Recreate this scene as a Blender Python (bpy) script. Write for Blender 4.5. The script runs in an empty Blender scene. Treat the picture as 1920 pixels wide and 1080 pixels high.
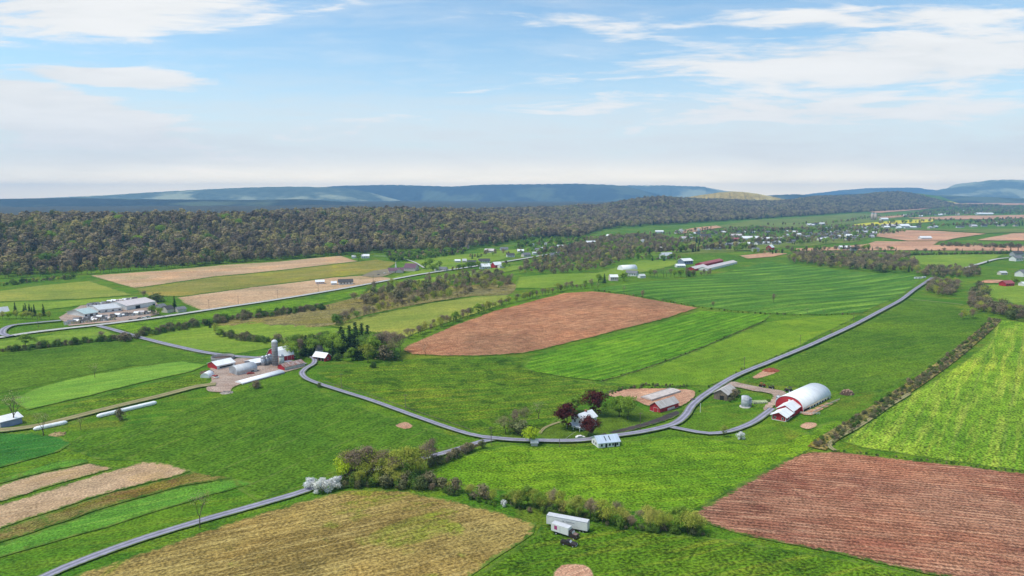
import bpy, bmesh, math, random
import numpy as np
from mathutils import Vector, Matrix, geometry

scene = bpy.context.scene
col = scene.collection
R = math.radians

# ------------------------------------------------------------------ camera
CAM_H = 110.0            # flying height of the drone
FPX = 1280.0             # focal length in pixels of a 1920 px wide frame
PITCH = math.atan((540 - 370) / FPX)
cam_d = bpy.data.cameras.new("camera")
cam_d.sensor_width = 36.0
cam_d.lens = 36.0 * FPX / 1920.0
cam_d.clip_start = 1.0
cam_d.clip_end = 90000.0
cam = bpy.data.objects.new("camera", cam_d)
cam.location = (0, 0, CAM_H)
cam.rotation_euler = (R(90) - PITCH, 0, 0)
col.objects.link(cam)
scene.camera = cam

# ------------------------------------------------------------------ sun, sky
SUN_AZ, SUN_EL = -100.0, 62.0      # degrees; azimuth clockwise from +Y (view direction)
sun_d = bpy.data.lights.new("sun", 'SUN')
sun_d.energy = 1.5
sun_d.angle = R(14.0)
sun_d.color = (1.0, 0.95, 0.86)
sun = bpy.data.objects.new("sun", sun_d)
sd = Vector((math.sin(R(SUN_AZ)) * math.cos(R(SUN_EL)), math.cos(R(SUN_AZ)) * math.cos(R(SUN_EL)), math.sin(R(SUN_EL))))
sun.rotation_euler = sd.to_track_quat('Z', 'Y').to_euler()
sun.location = (0, 0, 300)
col.objects.link(sun)

scene.view_settings.view_transform = 'Standard'
scene.view_settings.look = 'None'
scene.view_settings.exposure = 1.15
scene.view_settings.gamma = 1.0
scene.view_settings.use_curve_mapping = False
scene.cycles.use_denoising = True
scene.cycles.max_bounces = 6
scene.cycles.diffuse_bounces = 2
scene.cycles.glossy_bounces = 2
scene.cycles.transmission_bounces = 2
scene.cycles.volume_bounces = 0
scene.cycles.transparent_max_bounces = 6


class NT:
    """small helper to wire shader nodes"""
    def __init__(self, tree):
        self.t = tree
        self.n = tree.nodes
        self.l = tree.links

    def node(self, typ, **kw):
        n = self.n.new(typ)
        for k, v in kw.items():
            setattr(n, k, v)
        return n

    def put(self, sock, v):
        if hasattr(v, 'is_linked') or isinstance(v, bpy.types.NodeSocket):
            self.l.new(v, sock)
        else:
            sock.default_value = v

    def math(self, op, a, b=0.0, c=0.0, clamp=False):
        n = self.node('ShaderNodeMath', operation=op)
        n.use_clamp = clamp
        self.put(n.inputs[0], a); self.put(n.inputs[1], b); self.put(n.inputs[2], c)
        return n.outputs[0]

    def smooth(self, x, lo, hi, a=0.0, b=1.0):
        n = self.node('ShaderNodeMapRange', interpolation_type='SMOOTHSTEP')
        self.put(n.inputs[0], x)
        n.inputs[1].default_value = lo; n.inputs[2].default_value = hi
        n.inputs[3].default_value = a; n.inputs[4].default_value = b
        return n.outputs[0]

    def noise(self, vec, scale, detail=4.0, rough=0.55, dist=0.0):
        n = self.node('ShaderNodeTexNoise')
        self.put(n.inputs['Vector'], vec)
        n.inputs['Scale'].default_value = scale
        n.inputs['Detail'].default_value = detail
        n.inputs['Roughness'].default_value = rough
        n.inputs['Distortion'].default_value = dist
        return n.outputs['Fac']

    def mix(self, f, a, b, blend='MIX'):
        n = self.node('ShaderNodeMix', data_type='RGBA', blend_type=blend)
        self.put(n.inputs[0], f)
        self.put(n.inputs[6], a if not isinstance(a, tuple) else (*a[:3], 1))
        self.put(n.inputs[7], b if not isinstance(b, tuple) else (*b[:3], 1))
        return n.outputs[2]

    def comb(self, x, y, z):
        n = self.node('ShaderNodeCombineXYZ')
        self.put(n.inputs[0], x); self.put(n.inputs[1], y); self.put(n.inputs[2], z)
        return n.outputs[0]


world = bpy.data.worlds.new("World")
scene.world = world
world.use_nodes = True
w = NT(world.node_tree)
w.n.clear()
sky = w.node('ShaderNodeTexSky', sky_type='NISHITA')
sky.sun_disc = False
sky.sun_elevation = R(SUN_EL)
sky.sun_rotation = R(SUN_AZ)
sky.altitude = 200
sky.air_density = 1.0
sky.dust_density = 1.0
sky.ozone_density = 1.5
tc = w.node('ShaderNodeTexCoord')
sep = w.node('ShaderNodeSeparateXYZ')
w.l.new(tc.outputs['Generated'], sep.inputs[0])
dx, dy, dz = sep.outputs
ady = w.math('MAXIMUM', w.math('ABSOLUTE', dy), 0.15)
ta = w.math('DIVIDE', dx, ady)                 # tangent of the bearing
te = w.math('DIVIDE', dz, ady)                 # tangent of the elevation
st = w.comb(w.math('MULTIPLY', ta, 2.2), w.math('MULTIPLY', te, 15.0), w.math('MULTIPLY', dy, 0.7))
streak = w.noise(st, 1.6, 9.0, 0.62, 0.5)
st2 = w.comb(w.math('ADD', w.math('MULTIPLY', ta, 5.5), 7.0), w.math('MULTIPLY', te, 46.0), 0.0)
streak2 = w.noise(st2, 1.5, 7.0, 0.6, 0.7)


def bank(u, v, lu, lv, deg, gain):
    """a bank of high cloud: centre and half-lengths as tangents of bearing and elevation"""
    a0, e0, la, le = (u - 960) / FPX, (370 - v) / FPX, lu / FPX, lv / FPX
    c, s = math.cos(R(deg)), math.sin(R(deg))
    pa, pe = w.math('SUBTRACT', ta, a0), w.math('SUBTRACT', te, e0)
    x = w.math('ADD', w.math('MULTIPLY', pa, c / la), w.math('MULTIPLY', pe, s / la))
    y = w.math('ADD', w.math('MULTIPLY', pa, -s / le), w.math('MULTIPLY', pe, c / le))
    r2 = w.math('ADD', w.math('MULTIPLY', x, x), w.math('MULTIPLY', y, y))
    return w.math('MULTIPLY', w.math('POWER', 2.718, w.math('MULTIPLY', r2, -1.0)), gain)


banks = [bank(*b) for b in (
    (200, 22, 380, 70, 3, 1.15), (60, 205, 380, 62, -13, 1.8), (215, 153, 200, 20, -4, 1.6),
    (1680, 120, 460, 62, 2, 1.2), (1600, 52, 420, 28, 1, 1.0), (1080, 60, 230, 30, -8, 0.7),
    (640, 245, 220, 30, 4, 0.8), (1350, 125, 300, 26, 5, 0.85), (1500, 215, 620, 44, 0, 0.95), (250, 285, 480, 34, -3, 0.95))]
tot = banks[0]
for b in banks[1:]:
    tot = w.math('MAXIMUM', tot, b)
wisp = w.math('ADD', w.math('MULTIPLY', streak, 0.66), w.math('MULTIPLY', streak2, 0.36))
dens = w.math('ADD', w.math('MULTIPLY', tot, 0.62), w.math('MULTIPLY', w.math('SUBTRACT', wisp, 0.53), 2.1))
dens = w.smooth(dens, 0.15, 0.54)
veil = w.smooth(w.math('ADD', te, w.math('MULTIPLY', w.math('SUBTRACT', wisp, 0.55), 0.20)), 0.21, 0.03)
thin = w.math('MULTIPLY', w.smooth(wisp, 0.38, 0.78), 0.40)
dens = w.math('MAXIMUM', w.math('MAXIMUM', dens, thin), w.math('MULTIPLY', veil, 0.93))
sky_col = w.mix(1.0, sky.outputs[0], (0.80, 0.93, 0.92), 'MULTIPLY')
cloud_shade = w.smooth(wisp, 0.30, 0.66)
cloud_col = w.mix(cloud_shade, (4.2, 4.28, 4.35), (4.85, 4.85, 4.82))
low = w.math('POWER', 2.718, w.math('MULTIPLY', w.math('POWER', w.math('DIVIDE', w.math('MAXIMUM', te, 0.0), 0.034), 2.0), -1.0))
gl = [w.math('ADD', 1.0, w.math('MULTIPLY', low, k)) for k in (2.7, 1.85, 0.70)]   # the low air is brightest along the horizon
cloud_col = w.mix(1.0, cloud_col, w.comb(*gl), 'MULTIPLY')
final = w.mix(dens, sky_col, cloud_col)
bg = w.node('ShaderNodeBackground')
bg.inputs['Strength'].default_value = 0.09
w.l.new(final, bg.inputs['Color'])
wo = w.node('ShaderNodeOutputWorld')
w.l.new(bg.outputs[0], wo.inputs['Surface'])

# ------------------------------------------------------------------ terrain
S = CAM_H / 90.0


def sst(a, b, x):
    t = np.clip((x - a) / (b - a), 0.0, 1.0)
    return t * t * (3 - 2 * t)


WOOD_BASE = np.array([(-2600, -700), (-1200, 230), (-577, 770), (-362, 965), (-251, 1050), (-82, 1165), (60, 1480), (215, 1790), (300, 2050)]) * S
RIDGE_BASE = np.array([(150, 1500), (262, 1960), (620, 2380), (1080, 2900), (1900, 3700), (2900, 4600), (3500, 4900)]) * S


def side_dist(x, y, line):
    """signed distance to a polyline, positive to its left, and the y of the nearest point"""
    best = np.full(np.shape(x), 1e12); sg = np.zeros(np.shape(x)); ny = np.zeros(np.shape(x))
    for (x0, y0), (x1, y1) in zip(line[:-1], line[1:]):
        ex, ey = x1 - x0, y1 - y0
        L2 = ex * ex + ey * ey
        t = np.clip(((x - x0) * ex + (y - y0) * ey) / L2, 0, 1)
        qx, qy = x0 + t * ex, y0 + t * ey
        d = (x - qx) ** 2 + (y - qy) ** 2
        cr = ex * (y - y0) - ey * (x - x0)
        m = d < best
        best = np.where(m, d, best); sg = np.where(m, np.sign(cr), sg); ny = np.where(m, qy, ny)
    return np.sqrt(best) * np.where(sg == 0, 1, sg), ny


# local heights of the two wooded ridges, by bearing from the drone
FB = np.array([-0.828, -0.75, -0.625, -0.5, -0.375, -0.25, -0.125, -0.062, 0.0, 0.031, 0.062, 0.094, 0.125, 0.156, 0.188, 0.219, 0.25, 0.281, 0.312, 0.344, 0.375, 0.406, 0.438, 0.469, 0.5, 0.531, 0.562, 0.594, 0.625, 0.648])
FW = np.array([1.02, 0.97, 1.04, 1.09, 1.06, 0.82, 1.12, 1.5, 1.6, 1.5, 1.2, 0.6, 0.3] + [1.0] * 17)
FR = np.array([1.0, 1.0, 1.0, 1.0, 1.0, 1.04, 0.91, 0.57, 0.42, 0.4, 0.36, 0.42, 0.44, 0.68, 1.0, 1.13, 0.88, 0.61, 0.52, 0.43, 0.43, 0.48, 0.64, 0.7, 0.85, 1.22, 1.42, 1.35, 0.99, 0.05])


def hgt(x, y):
    x = np.asarray(x, float); y = np.asarray(y, float)
    z = 2.2 * np.sin(x / 95 + 0.8) * np.sin(y / 120 + 0.4) + 1.6 * np.sin((x + y) / 170 + 2.0) + 1.3 * np.sin((x - 0.7 * y) / 75 + 1.0) * sst(0, 250, y)
    z = z + 5.0 * np.exp(-(((x - 190) / 190) ** 2 + ((y - 640) / 170) ** 2))
    z = z * (1 - 0.5 * sst(900, 1500, y))
    z = z + 34 * S * sst(2300 * S, 6500 * S, y)
    s, ny = side_dist(x, y, WOOD_BASE)
    amp = np.interp(ny, np.array([-700, 600, 900, 1165, 1480, 1800, 2050]) * S, np.array([40, 44, 42, 44, 40, 18, 2]) * S)
    lump = 1 + 0.10 * np.sin(ny / 130 + 1.0) + 0.05 * np.sin(s / 70 + ny / 60)
    amp = amp * np.interp(x / np.maximum(y, 1.0), FB, FW)
    z = z + amp * lump * sst(-10, 430 * S, s) * (1 - 0.85 * sst(480 * S, 1500 * S, s))
    s, ny = side_dist(x, y, RIDGE_BASE)
    amp = np.interp(ny, np.array([1500, 1960, 2380, 2900, 3400, 3900, 4600, 4900]) * S, np.array([0, 32, 62, 76, 72, 78, 102, 60]) * S)
    lump = 1 + 0.16 * np.sin(ny / 260 + s / 300) + 0.10 * np.sin(s / 110 - ny / 170)
    amp = amp * np.interp(x / np.maximum(y, 1.0), FB, FR)
    z = z + amp * lump * sst(-20, 620 * S, s) * (1 - 0.9 * sst(700 * S, 1900 * S, s))
    return z


def h1(x, y):
    return float(hgt(np.array([x]), np.array([y]))[0])


CP, SP = math.cos(PITCH), math.sin(PITCH)


def ray(u, v):
    a, b = (u - 960) / FPX, -(v - 540) / FPX
    return a, CP + b * SP, -SP + b * CP


_TT = np.concatenate([np.linspace(60, 1200, 500), np.linspace(1205, 12000, 1400)])


def G(u, v):
    """survey: the ground point seen along a bearing of the photograph -> world x, y"""
    rx, ry, rz = ray(u, v)
    z = CAM_H + rz * _TT
    g = hgt(rx * _TT, ry * _TT)
    k = np.nonzero(z <= g)[0]
    if len(k) == 0:
        t = _TT[-1]
    elif k[0] == 0:
        t = -CAM_H / rz
    else:
        i = k[0]
        d0, d1 = z[i - 1] - g[i - 1], z[i] - g[i]
        t = _TT[i - 1] + (_TT[i] - _TT[i - 1]) * d0 / (d0 - d1)
    return Vector((rx * t, ry * t))


def G3(u, v):
    p = G(u, v)
    return Vector((p.x, p.y, h1(p.x, p.y)))


def lin(r, g, b, k=1.0):
    f = lambda c: (c / 255 / 12.92 if c / 255 <= 0.04045 else ((c / 255 + 0.055) / 1.055) ** 2.4) * k
    return (f(r), f(g), f(b))


# ------------------------------------------------------------------ materials
MATS = {}


def mat(name, color, rough=0.85, var=0.12, scale=1.5, metallic=0.0, streak_ang=None, spec=0.2, dirt=None, dirt_amt=0.5, bump=0.0):
    """a plain weathered surface: base colour broken by two sizes of noise and by dirt"""
    if name in MATS:
        return MATS[name]
    m = bpy.data.materials.new(name)
    m.use_nodes = True
    t = NT(m.node_tree)
    bs = t.n['Principled BSDF']
    tcn = t.node('ShaderNodeTexCoord')
    n1 = t.noise(tcn.outputs['Object'], scale, 5.0, 0.6)
    n2 = t.noise(tcn.outputs['Object'], scale * 0.18, 3.0, 0.5)
    f = t.math('ADD', t.math('MULTIPLY', n1, 0.6), t.math('MULTIPLY', n2, 0.4))
    lo = tuple(c * (1 - var * 1.6) for c in color); hi = tuple(min(c * (1 + var), 0.95) for c in color)
    c = t.mix(t.smooth(f, 0.3, 0.7), lo, hi)
    if dirt:
        c = t.mix(t.math('MULTIPLY', t.smooth(t.noise(tcn.outputs['Object'], scale * 0.6, 6.0, 0.7), 0.5, 0.72), dirt_amt), c, dirt)
    t.l.new(c, bs.inputs['Base Color'])
    bs.inputs['Roughness'].default_value = rough
    bs.inputs['Metallic'].default_value = metallic
    bs.inputs['Specular IOR Level'].default_value = spec
    if bump:
        b = t.node('ShaderNodeBump')
        b.inputs['Strength'].default_value = bump
        b.inputs['Distance'].default_value = 0.1
        t.l.new(n1, b.inputs['Height'])
        t.l.new(b.outputs[0], bs.inputs['Normal'])
    MATS[name] = m
    return m


def field_mat(name, c1, c2, c3, ang=0.0, patch=55.0, stretch=4.0, streak_w=2.5, streak_amt=0.55, fine=0.9, fine_amt=0.5, row=0.0, row_amt=0.0, bump=0.6, blot=None, blot_amt=0.0, blot_scale=0.02, edge=8.0, tram=0.0):
    """crop or soil: c1/c2 in broad patches, c3 in streaks along the working direction, fine tufts, drilled rows"""
    def wm(c):
        if not c: return c
        k = (1.13, 0.87, 0.45) if c[1] > c[0] else (1.02, 0.96, 0.88)
        c = tuple(a * b for a, b in zip(c, k))
        y = 0.25 * c[0] + 0.65 * c[1] + 0.1 * c[2]
        d = 0.02 if c[1] > c[0] else 0.0
        return tuple(a * (1 - d) + y * d for a in c)
    c1, c2, c3, blot = wm(c1), wm(c2), wm(c3), wm(blot)
    m = bpy.data.materials.new(name)
    m.use_nodes = True
    t = NT(m.node_tree)
    bs = t.n['Principled BSDF']
    geo = t.node('ShaderNodeNewGeometry')
    mp = t.node('ShaderNodeMapping')
    t.l.new(geo.outputs['Position'], mp.inputs['Vector'])
    mp.inputs['Rotation'].default_value = (0, 0, -R(ang))
    sp = t.node('ShaderNodeSeparateXYZ')
    t.l.new(mp.outputs[0], sp.inputs[0])
    along, across = sp.outputs[0], sp.outputs[1]
    v1 = t.comb(t.math('DIVIDE', along, patch * stretch * 0.5), t.math('DIVIDE', across, patch), 0)
    n1 = t.noise(v1, 1.0, 6.0, 0.62, 0.6)
    v2 = t.comb(t.math('DIVIDE', along, streak_w * 14), t.math('DIVIDE', across, streak_w), 0)
    n2 = t.noise(v2, 1.0, 5.0, 0.6, 0.3)
    v3 = t.comb(t.math('DIVIDE', along, fine * 1.2), t.math('DIVIDE', across, fine), 0)
    n3 = t.noise(v3, 1.0, 3.0, 0.6)
    n4 = t.noise(geo.outputs['Position'], 1 / 7.0, 4.0, 0.65)
    c = t.mix(t.smooth(n1, 0.36, 0.64), c1, c2)
    c = t.mix(t.math('MULTIPLY', t.smooth(n2, 0.45, 0.68), streak_amt), c, c3)
    if blot:
        nb = t.noise(geo.outputs['Position'], blot_scale, 6.0, 0.68, 0.8)
        c = t.mix(t.math('MULTIPLY', t.smooth(nb, 0.52, 0.62), blot_amt), c, blot)
    f = t.math('ADD', t.math('MULTIPLY', t.smooth(n3, 0.25, 0.75), 0.72), t.math('MULTIPLY', t.smooth(n4, 0.25, 0.75), 0.28))
    if row:
        wv = t.math('SINE', t.math('MULTIPLY', t.math('ADD', across, t.math('MULTIPLY', n2, row * 0.5)), 2 * math.pi / row))
        f = t.math('ADD', f, t.math('MULTIPLY', wv, row_amt))
    nl = t.noise(geo.outputs['Position'], 0.011, 4.0, 0.6, 0.5)        # wetter and drier ground
    c = t.mix(t.math('MULTIPLY', t.smooth(nl, 0.50, 0.66), 0.5), c, t.mix(1.0, c, (1.45, 1.22, 1.05), 'MULTIPLY'))
    c = t.mix(t.math('MULTIPLY', t.smooth(nl, 0.47, 0.33), 0.5), c, t.mix(1.0, c, (0.66, 0.76, 0.8), 'MULTIPLY'))
    if tram:                                                           # wheel tracks of the sprayer
        fr = t.math('FRACT', t.math('DIVIDE', t.math('ADD', across, t.math('MULTIPLY', n1, 3.0)), tram))
        tk = t.smooth(t.math('ABSOLUTE', t.math('SUBTRACT', fr, 0.5)), 0.9 / tram, 0.35 / tram, 0.0, 0.30)
        c = t.mix(t.math('MULTIPLY', tk, t.smooth(n4, 0.35, 0.6)), c, lin(120, 118, 70))
    val = t.smooth(f, 0.08, 0.92, max(1 - fine_amt * 1.25, 0.15), 1 + fine_amt * 1.2)
    c = t.mix(1.0, c, t.comb(val, val, val), 'MULTIPLY')
    at = t.node('ShaderNodeAttribute', attribute_name='edge')
    ne = t.noise(geo.outputs['Position'], 0.45, 5.0, 0.7)
    em = t.smooth(t.math('ADD', at.outputs['Fac'], t.math('MULTIPLY', t.math('SUBTRACT', ne, 0.5), edge)), 0.15, 0.4 + edge * 0.2)
    gcol = t.mix(t.smooth(n4, 0.35, 0.65), lin(58, 96, 26), lin(112, 132, 52))
    if edge:
        c = t.mix(em, gcol, c)
    t.l.new(c, bs.inputs['Base Color'])
    bs.inputs['Roughness'].default_value = 1.0
    bs.inputs['Specular IOR Level'].default_value = 0.05
    b = t.node('ShaderNodeBump')
    b.inputs['Strength'].default_value = bump
    b.inputs['Distance'].default_value = 0.5
    t.l.new(f, b.inputs['Height'])
    t.l.new(b.outputs[0], bs.inputs['Normal'])
    return m


def tag(o, label=None, cat=None, group=None, kind=None):
    if label: o['label'] = label
    if cat: o['category'] = cat
    if group: o['group'] = group
    if kind: o['kind'] = kind
    return o


def mesh_obj(name, verts, faces, m=None, parent=None, smooth=False):
    me = bpy.data.meshes.new(name)
    me.from_pydata([tuple(v) for v in verts], [], faces)
    if m:
        for q in (m if isinstance(m, (list, tuple)) else [m]):
            me.materials.append(q)
    if smooth:
        me.polygons.foreach_set('use_smooth', [True] * len(me.polygons))
    me.update()
    o = bpy.data.objects.new(name, me)
    col.objects.link(o)
    if parent:
        o.parent = parent
    return o


def lift(x, y, layer):
    d = math.hypot(x, y)
    return layer * (0.08 + 0.00025 * d)


# ------------------------------------------------------------------ ground
def make_ground():
    ys = [-400.0]
    while ys[-1] < 19000:
        y = ys[-1]
        ys.append(y + (12.0 if y < 700 else y * 0.0172))
    ys = np.array(ys)
    ts = np.linspace(-1, 1, 281)
    X = np.outer(1.15 * np.maximum(ys, 0) + 420, ts)
    Y = np.repeat(ys[:, None], len(ts), 1)
    Z = hgt(X, Y)
    ny, nx = X.shape
    me = bpy.data.meshes.new("ground")
    me.vertices.add(nx * ny)
    me.vertices.foreach_set('co', np.stack([X, Y, Z], -1).ravel())
    i = np.arange((ny - 1) * (nx - 1)); r, c = i // (nx - 1), i % (nx - 1)
    q = np.stack([r * nx + c, r * nx + c + 1, (r + 1) * nx + c + 1, (r + 1) * nx + c], -1)
    me.loops.add(q.size); me.loops.foreach_set('vertex_index', q.ravel())
    me.polygons.add(len(q)); me.polygons.foreach_set('loop_start', np.arange(len(q)) * 4)
    me.polygons.foreach_set('use_smooth', np.ones(len(q), bool))
    me.update(); me.validate()
    o = bpy.data.objects.new("ground", me)
    col.objects.link(o)
    me.materials.append(field_mat("pasture", lin(84, 130, 38), lin(62, 116, 34), lin(118, 150, 58), 20, 70, 2.0, 5.0, 0.4, 0.9, 0.4, blot=lin(120, 125, 70), blot_amt=0.35, edge=0))
    tag(o, kind='structure')
    return o


make_ground()


def inside(px, py, poly):
    c = np.zeros(px.shape, bool)
    n = len(poly)
    for i in range(n):
        x0, y0 = poly[i]; x1, y1 = poly[(i + 1) % n]
        cond = ((y0 > py) != (y1 > py)) & (px < (x1 - x0) * (py - y0) / (y1 - y0 + 1e-12) + x0)
        c ^= cond
    return c


def smooth_closed(P):
    out, n = [], len(P)
    for i in range(n):
        p0, p1, p2, p3 = P[i - 1], P[i], P[(i + 1) % n], P[(i + 2) % n]
        k = max(2, int((p2 - p1).length / 2.5))
        for j in range(k):
            t = j / k
            out.append(0.5 * ((2 * p1) + (p2 - p0) * t + (2 * p0 - 5 * p1 + 4 * p2 - p3) * t * t + (3 * p1 - p0 - 3 * p2 + p3) * t ** 3))
    return out


def sheet(name, px, m, layer, label=None, wob=0.8, world=False):
    """a field: outline surveyed on the ground, draped over the terrain"""
    rng = random.Random(int(px[0][0] * 31 + px[0][1] * 7) & 0xffff)
    P = [Vector(p) for p in px] if world else [G(*p) for p in px]
    if name in ('dirt_patch', 'farmyard', 'cow_lot', 'driveway', 'grass_patch', 'lawn', 'garden', 'creek_bottom', 'farm_lot'):
        P = smooth_closed(P)                                  # worn ground has no corners
        wob = max(wob, 1.3)
    out = []
    for i, a in enumerate(P):
        b = P[(i + 1) % len(P)]
        L = (b - a).length
        d = min(a.length, b.length)
        n = max(1, int(L / (2.5 + d / 90)))
        nrm = Vector((-(b - a).y, (b - a).x)) / max(L, 1e-6)
        for k in range(n):
            q = a.lerp(b, k / n)
            j = rng.gauss(0, 0.45) * wob * (0.4 + d / 900)
            if k == 0:
                j *= 0.3
            q = q + nrm * j
            if not out or (q - out[-1]).length > 0.05:
                out.append(q)
    n = len(out)
    arr = np.array([(p.x, p.y) for p in out])
    lo, hi = arr.min(0), arr.max(0)
    dist = np.hypot(arr[:, 0], arr[:, 1]).min()
    g = max(8.0, dist / 45)
    gx, gy = np.meshgrid(np.arange(lo[0], hi[0], g), np.arange(lo[1], hi[1], g))
    gx, gy = gx.ravel() + 0.013, gy.ravel() + 0.017
    ok = inside(gx, gy, [tuple(a) for a in arr])
    tg = np.roll(arr, -1, 0) - np.roll(arr, 1, 0)
    nn = np.stack([-tg[:, 1], tg[:, 0]], -1) / (np.linalg.norm(tg, axis=1)[:, None] + 1e-9) * (2.6 + dist / 500)
    rg = np.concatenate([arr[::2] + nn[::2], arr[::2] - nn[::2]])
    rg = rg[inside(rg[:, 0], rg[:, 1], [tuple(a) for a in arr])]
    ring = [Vector(q) for q in rg]
    pts = out + ring + [Vector((a, b)) for a, b in zip(gx[ok], gy[ok])]
    r = geometry.delaunay_2d_cdt(pts, [(i, (i + 1) % n) for i in range(n)], [], 0, 1e-4)
    vs = np.array([(v.x, v.y) for v in r[0]])
    tri = np.array([tuple(f) for f in r[2]])
    cen = vs[tri].mean(1)
    tri = tri[inside(cen[:, 0], cen[:, 1], [tuple(a) for a in arr])]
    z = hgt(vs[:, 0], vs[:, 1])
    verts = [(x, y, zz + lift(x, y, layer)) for (x, y), zz in zip(vs, z)]
    o = mesh_obj(name, verts, [tuple(int(q) for q in f) for f in tri], m, smooth=True)
    me = o.data
    if sum(p.normal.z for p in me.polygons) < 0:
        me.flip_normals()
    ed = np.full(len(vs), 99.0)
    for k in range(0, len(arr), 64):
        ed = np.minimum(ed, np.sqrt(((vs[:, None, :] - arr[None, k:k + 64, :]) ** 2).sum(-1)).min(1))
    at = me.attributes.new('edge', 'FLOAT', 'POINT')
    at.data.foreach_set('value', ed.astype(np.float32) * (1.0 if dist < 700 else 0.5))
    tag(o, label, kind='structure')
    return o


def smooth_line(P, step=4.0):
    out = []
    n = len(P)
    for i in range(n - 1):
        p0, p1, p2, p3 = P[max(i - 1, 0)], P[i], P[i + 1], P[min(i + 2, n - 1)]
        k = max(2, int((p2 - p1).length / step))
        for j in range(k):
            t = j / k
            out.append(0.5 * ((2 * p1) + (p2 - p0) * t + (2 * p0 - 5 * p1 + 4 * p2 - p3) * t * t + (3 * p1 - p0 - 3 * p2 + p3) * t ** 3))
    out.append(P[-1])
    return out


def ribbon(name, px, width, m, layer, label=None, crown=0.06, taper_end=None):
    P = smooth_line([G(*p) for p in px], 4.0)
    prof = [(-0.5, -0.02), (-0.42, 0.0), (-0.2, crown * 0.7), (0, crown), (0.2, crown * 0.7), (0.42, 0.0), (0.5, -0.02)]
    verts, faces, uvs = [], [], []
    rng = random.Random(len(px) * 17 + int(px[0][0]))
    dist = 0.0
    for i, p in enumerate(P):
        t = (P[min(i + 1, len(P) - 1)] - P[max(i - 1, 0)]).normalized()
        nrm = Vector((-t.y, t.x))
        if i:
            dist += (p - P[i - 1]).length
        wv = width(i / len(P)) if callable(width) else width
        for k, (s, dz) in enumerate(prof):
            j = rng.gauss(0, 0.10) if k in (0, 6) else 0
            q = p + nrm * (s * wv + j)
            verts.append((q.x, q.y, h1(q.x, q.y) + lift(q.x, q.y, layer) + dz))
            uvs.append((s + 0.5, dist))
    k = len(prof)
    for i in range(len(P) - 1):
        for j in range(k - 1):
            faces.append((i * k + j + 1, i * k + j, (i + 1) * k + j, (i + 1) * k + j + 1))
    o = mesh_obj(name, verts, faces, m, smooth=True)
    uvl = o.data.uv_layers.new(name='UVMap')
    for lp in o.data.loops:
        uvl.data[lp.index].uv = uvs[lp.vertex_index]
    if sum(p.normal.z for p in o.data.polygons) < 0:
        o.data.flip_normals()
    tag(o, label, kind='structure')
    return o


def road_mat(name, base, track, edge, track_amt=0.6):
    m = bpy.data.materials.new(name)
    m.use_nodes = True
    t = NT(m.node_tree)
    bs = t.n['Principled BSDF']
    uv = t.node('ShaderNodeUVMap'); uv.uv_map = 'UVMap'
    sp = t.node('ShaderNodeSeparateXYZ'); t.l.new(uv.outputs[0], sp.inputs[0])
    geo = t.node('ShaderNodeNewGeometry')
    n1 = t.noise(geo.outputs['Position'], 0.25, 5.0, 0.6)
    n2 = t.noise(geo.outputs['Position'], 2.5, 3.0, 0.6)
    n3 = t.noise(geo.outputs['Position'], 0.8, 4.0, 0.7)
    d = t.math('ABSOLUTE', t.math('SUBTRACT', t.math('ADD', sp.outputs[0], t.math('MULTIPLY', t.math('SUBTRACT', n1, 0.5), 0.12)), 0.5))
    tr = t.math('MULTIPLY', t.smooth(t.math('ABSOLUTE', t.math('SUBTRACT', d, 0.22)), 0.13, 0.03), track_amt)
    c = t.mix(tr, base, track)
    c = t.mix(t.smooth(t.math('ADD', d, t.math('MULTIPLY', t.math('SUBTRACT', n3, 0.5), 0.30)), 0.36, 0.46), c, edge)
    v = t.smooth(t.math('ADD', t.math('MULTIPLY', n1, 0.6), t.math('MULTIPLY', n2, 0.4)), 0.25, 0.75, 0.72, 1.25)
    c = t.mix(1.0, c, t.comb(v, v, v), 'MULTIPLY')
    t.l.new(c, bs.inputs['Base Color'])
    bs.inputs['Roughness'].default_value = 0.9
    bs.inputs['Specular IOR Level'].default_value = 0.15
    return m
# ------------------------------------------------------------------ fields
g = lin
F = {}
F['soil_mid'] = field_mat("soil_mid", g(168, 122, 92), g(150, 104, 78), g(190, 150, 116), 37, 40, 3, 1.8, 0.65, 0.9, 0.5, row=3.2, row_amt=0.16, bump=0.7)
F['soil_near'] = field_mat("soil_near", g(158, 114, 92), g(138, 92, 74), g(194, 154, 128), -14, 34, 4, 1.3, 0.7, 0.8, 0.48, row=2.3, row_amt=0.14, bump=1.0, blot=g(122, 66, 56), blot_amt=0.4, blot_scale=0.03)
F['wheat'] = field_mat("wheat", g(86, 144, 36), g(68, 126, 30), g(118, 168, 52), 40, 60, 4, 3.0, 0.7, 1.0, 0.45, row=7.0, row_amt=0.08, tram=20)
F['stripe'] = field_mat("stripe", g(72, 126, 52), g(62, 114, 50), g(114, 164, 78), 33, 38, 10, 9.0, 0.8, 1.6, 0.35, row=22.0, row_amt=0.10, tram=30)
F['meadow'] = field_mat("meadow", g(100, 150, 36), g(84, 136, 32), g(122, 164, 50), 10, 40, 2, 3.0, 0.6, 0.85, 0.55, bump=0.8, blot=g(62, 112, 24), blot_amt=0.5, blot_scale=0.045)
F['strip'] = field_mat("strip", g(104, 150, 46), g(88, 136, 42), g(124, 160, 60), 30, 50, 2, 4.0, 0.4, 0.9, 0.35)
F['hay'] = field_mat("hay", g(74, 120, 36), g(62, 108, 34), g(94, 136, 46), 62, 60, 2, 3.5, 0.45, 1.2, 0.42, tram=22)
F['hay_dark'] = field_mat("hay_dark", g(80, 124, 38), g(66, 110, 34), g(100, 140, 48), 25, 70, 2, 4.0, 0.45, 1.2, 0.42, tram=24)
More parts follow.
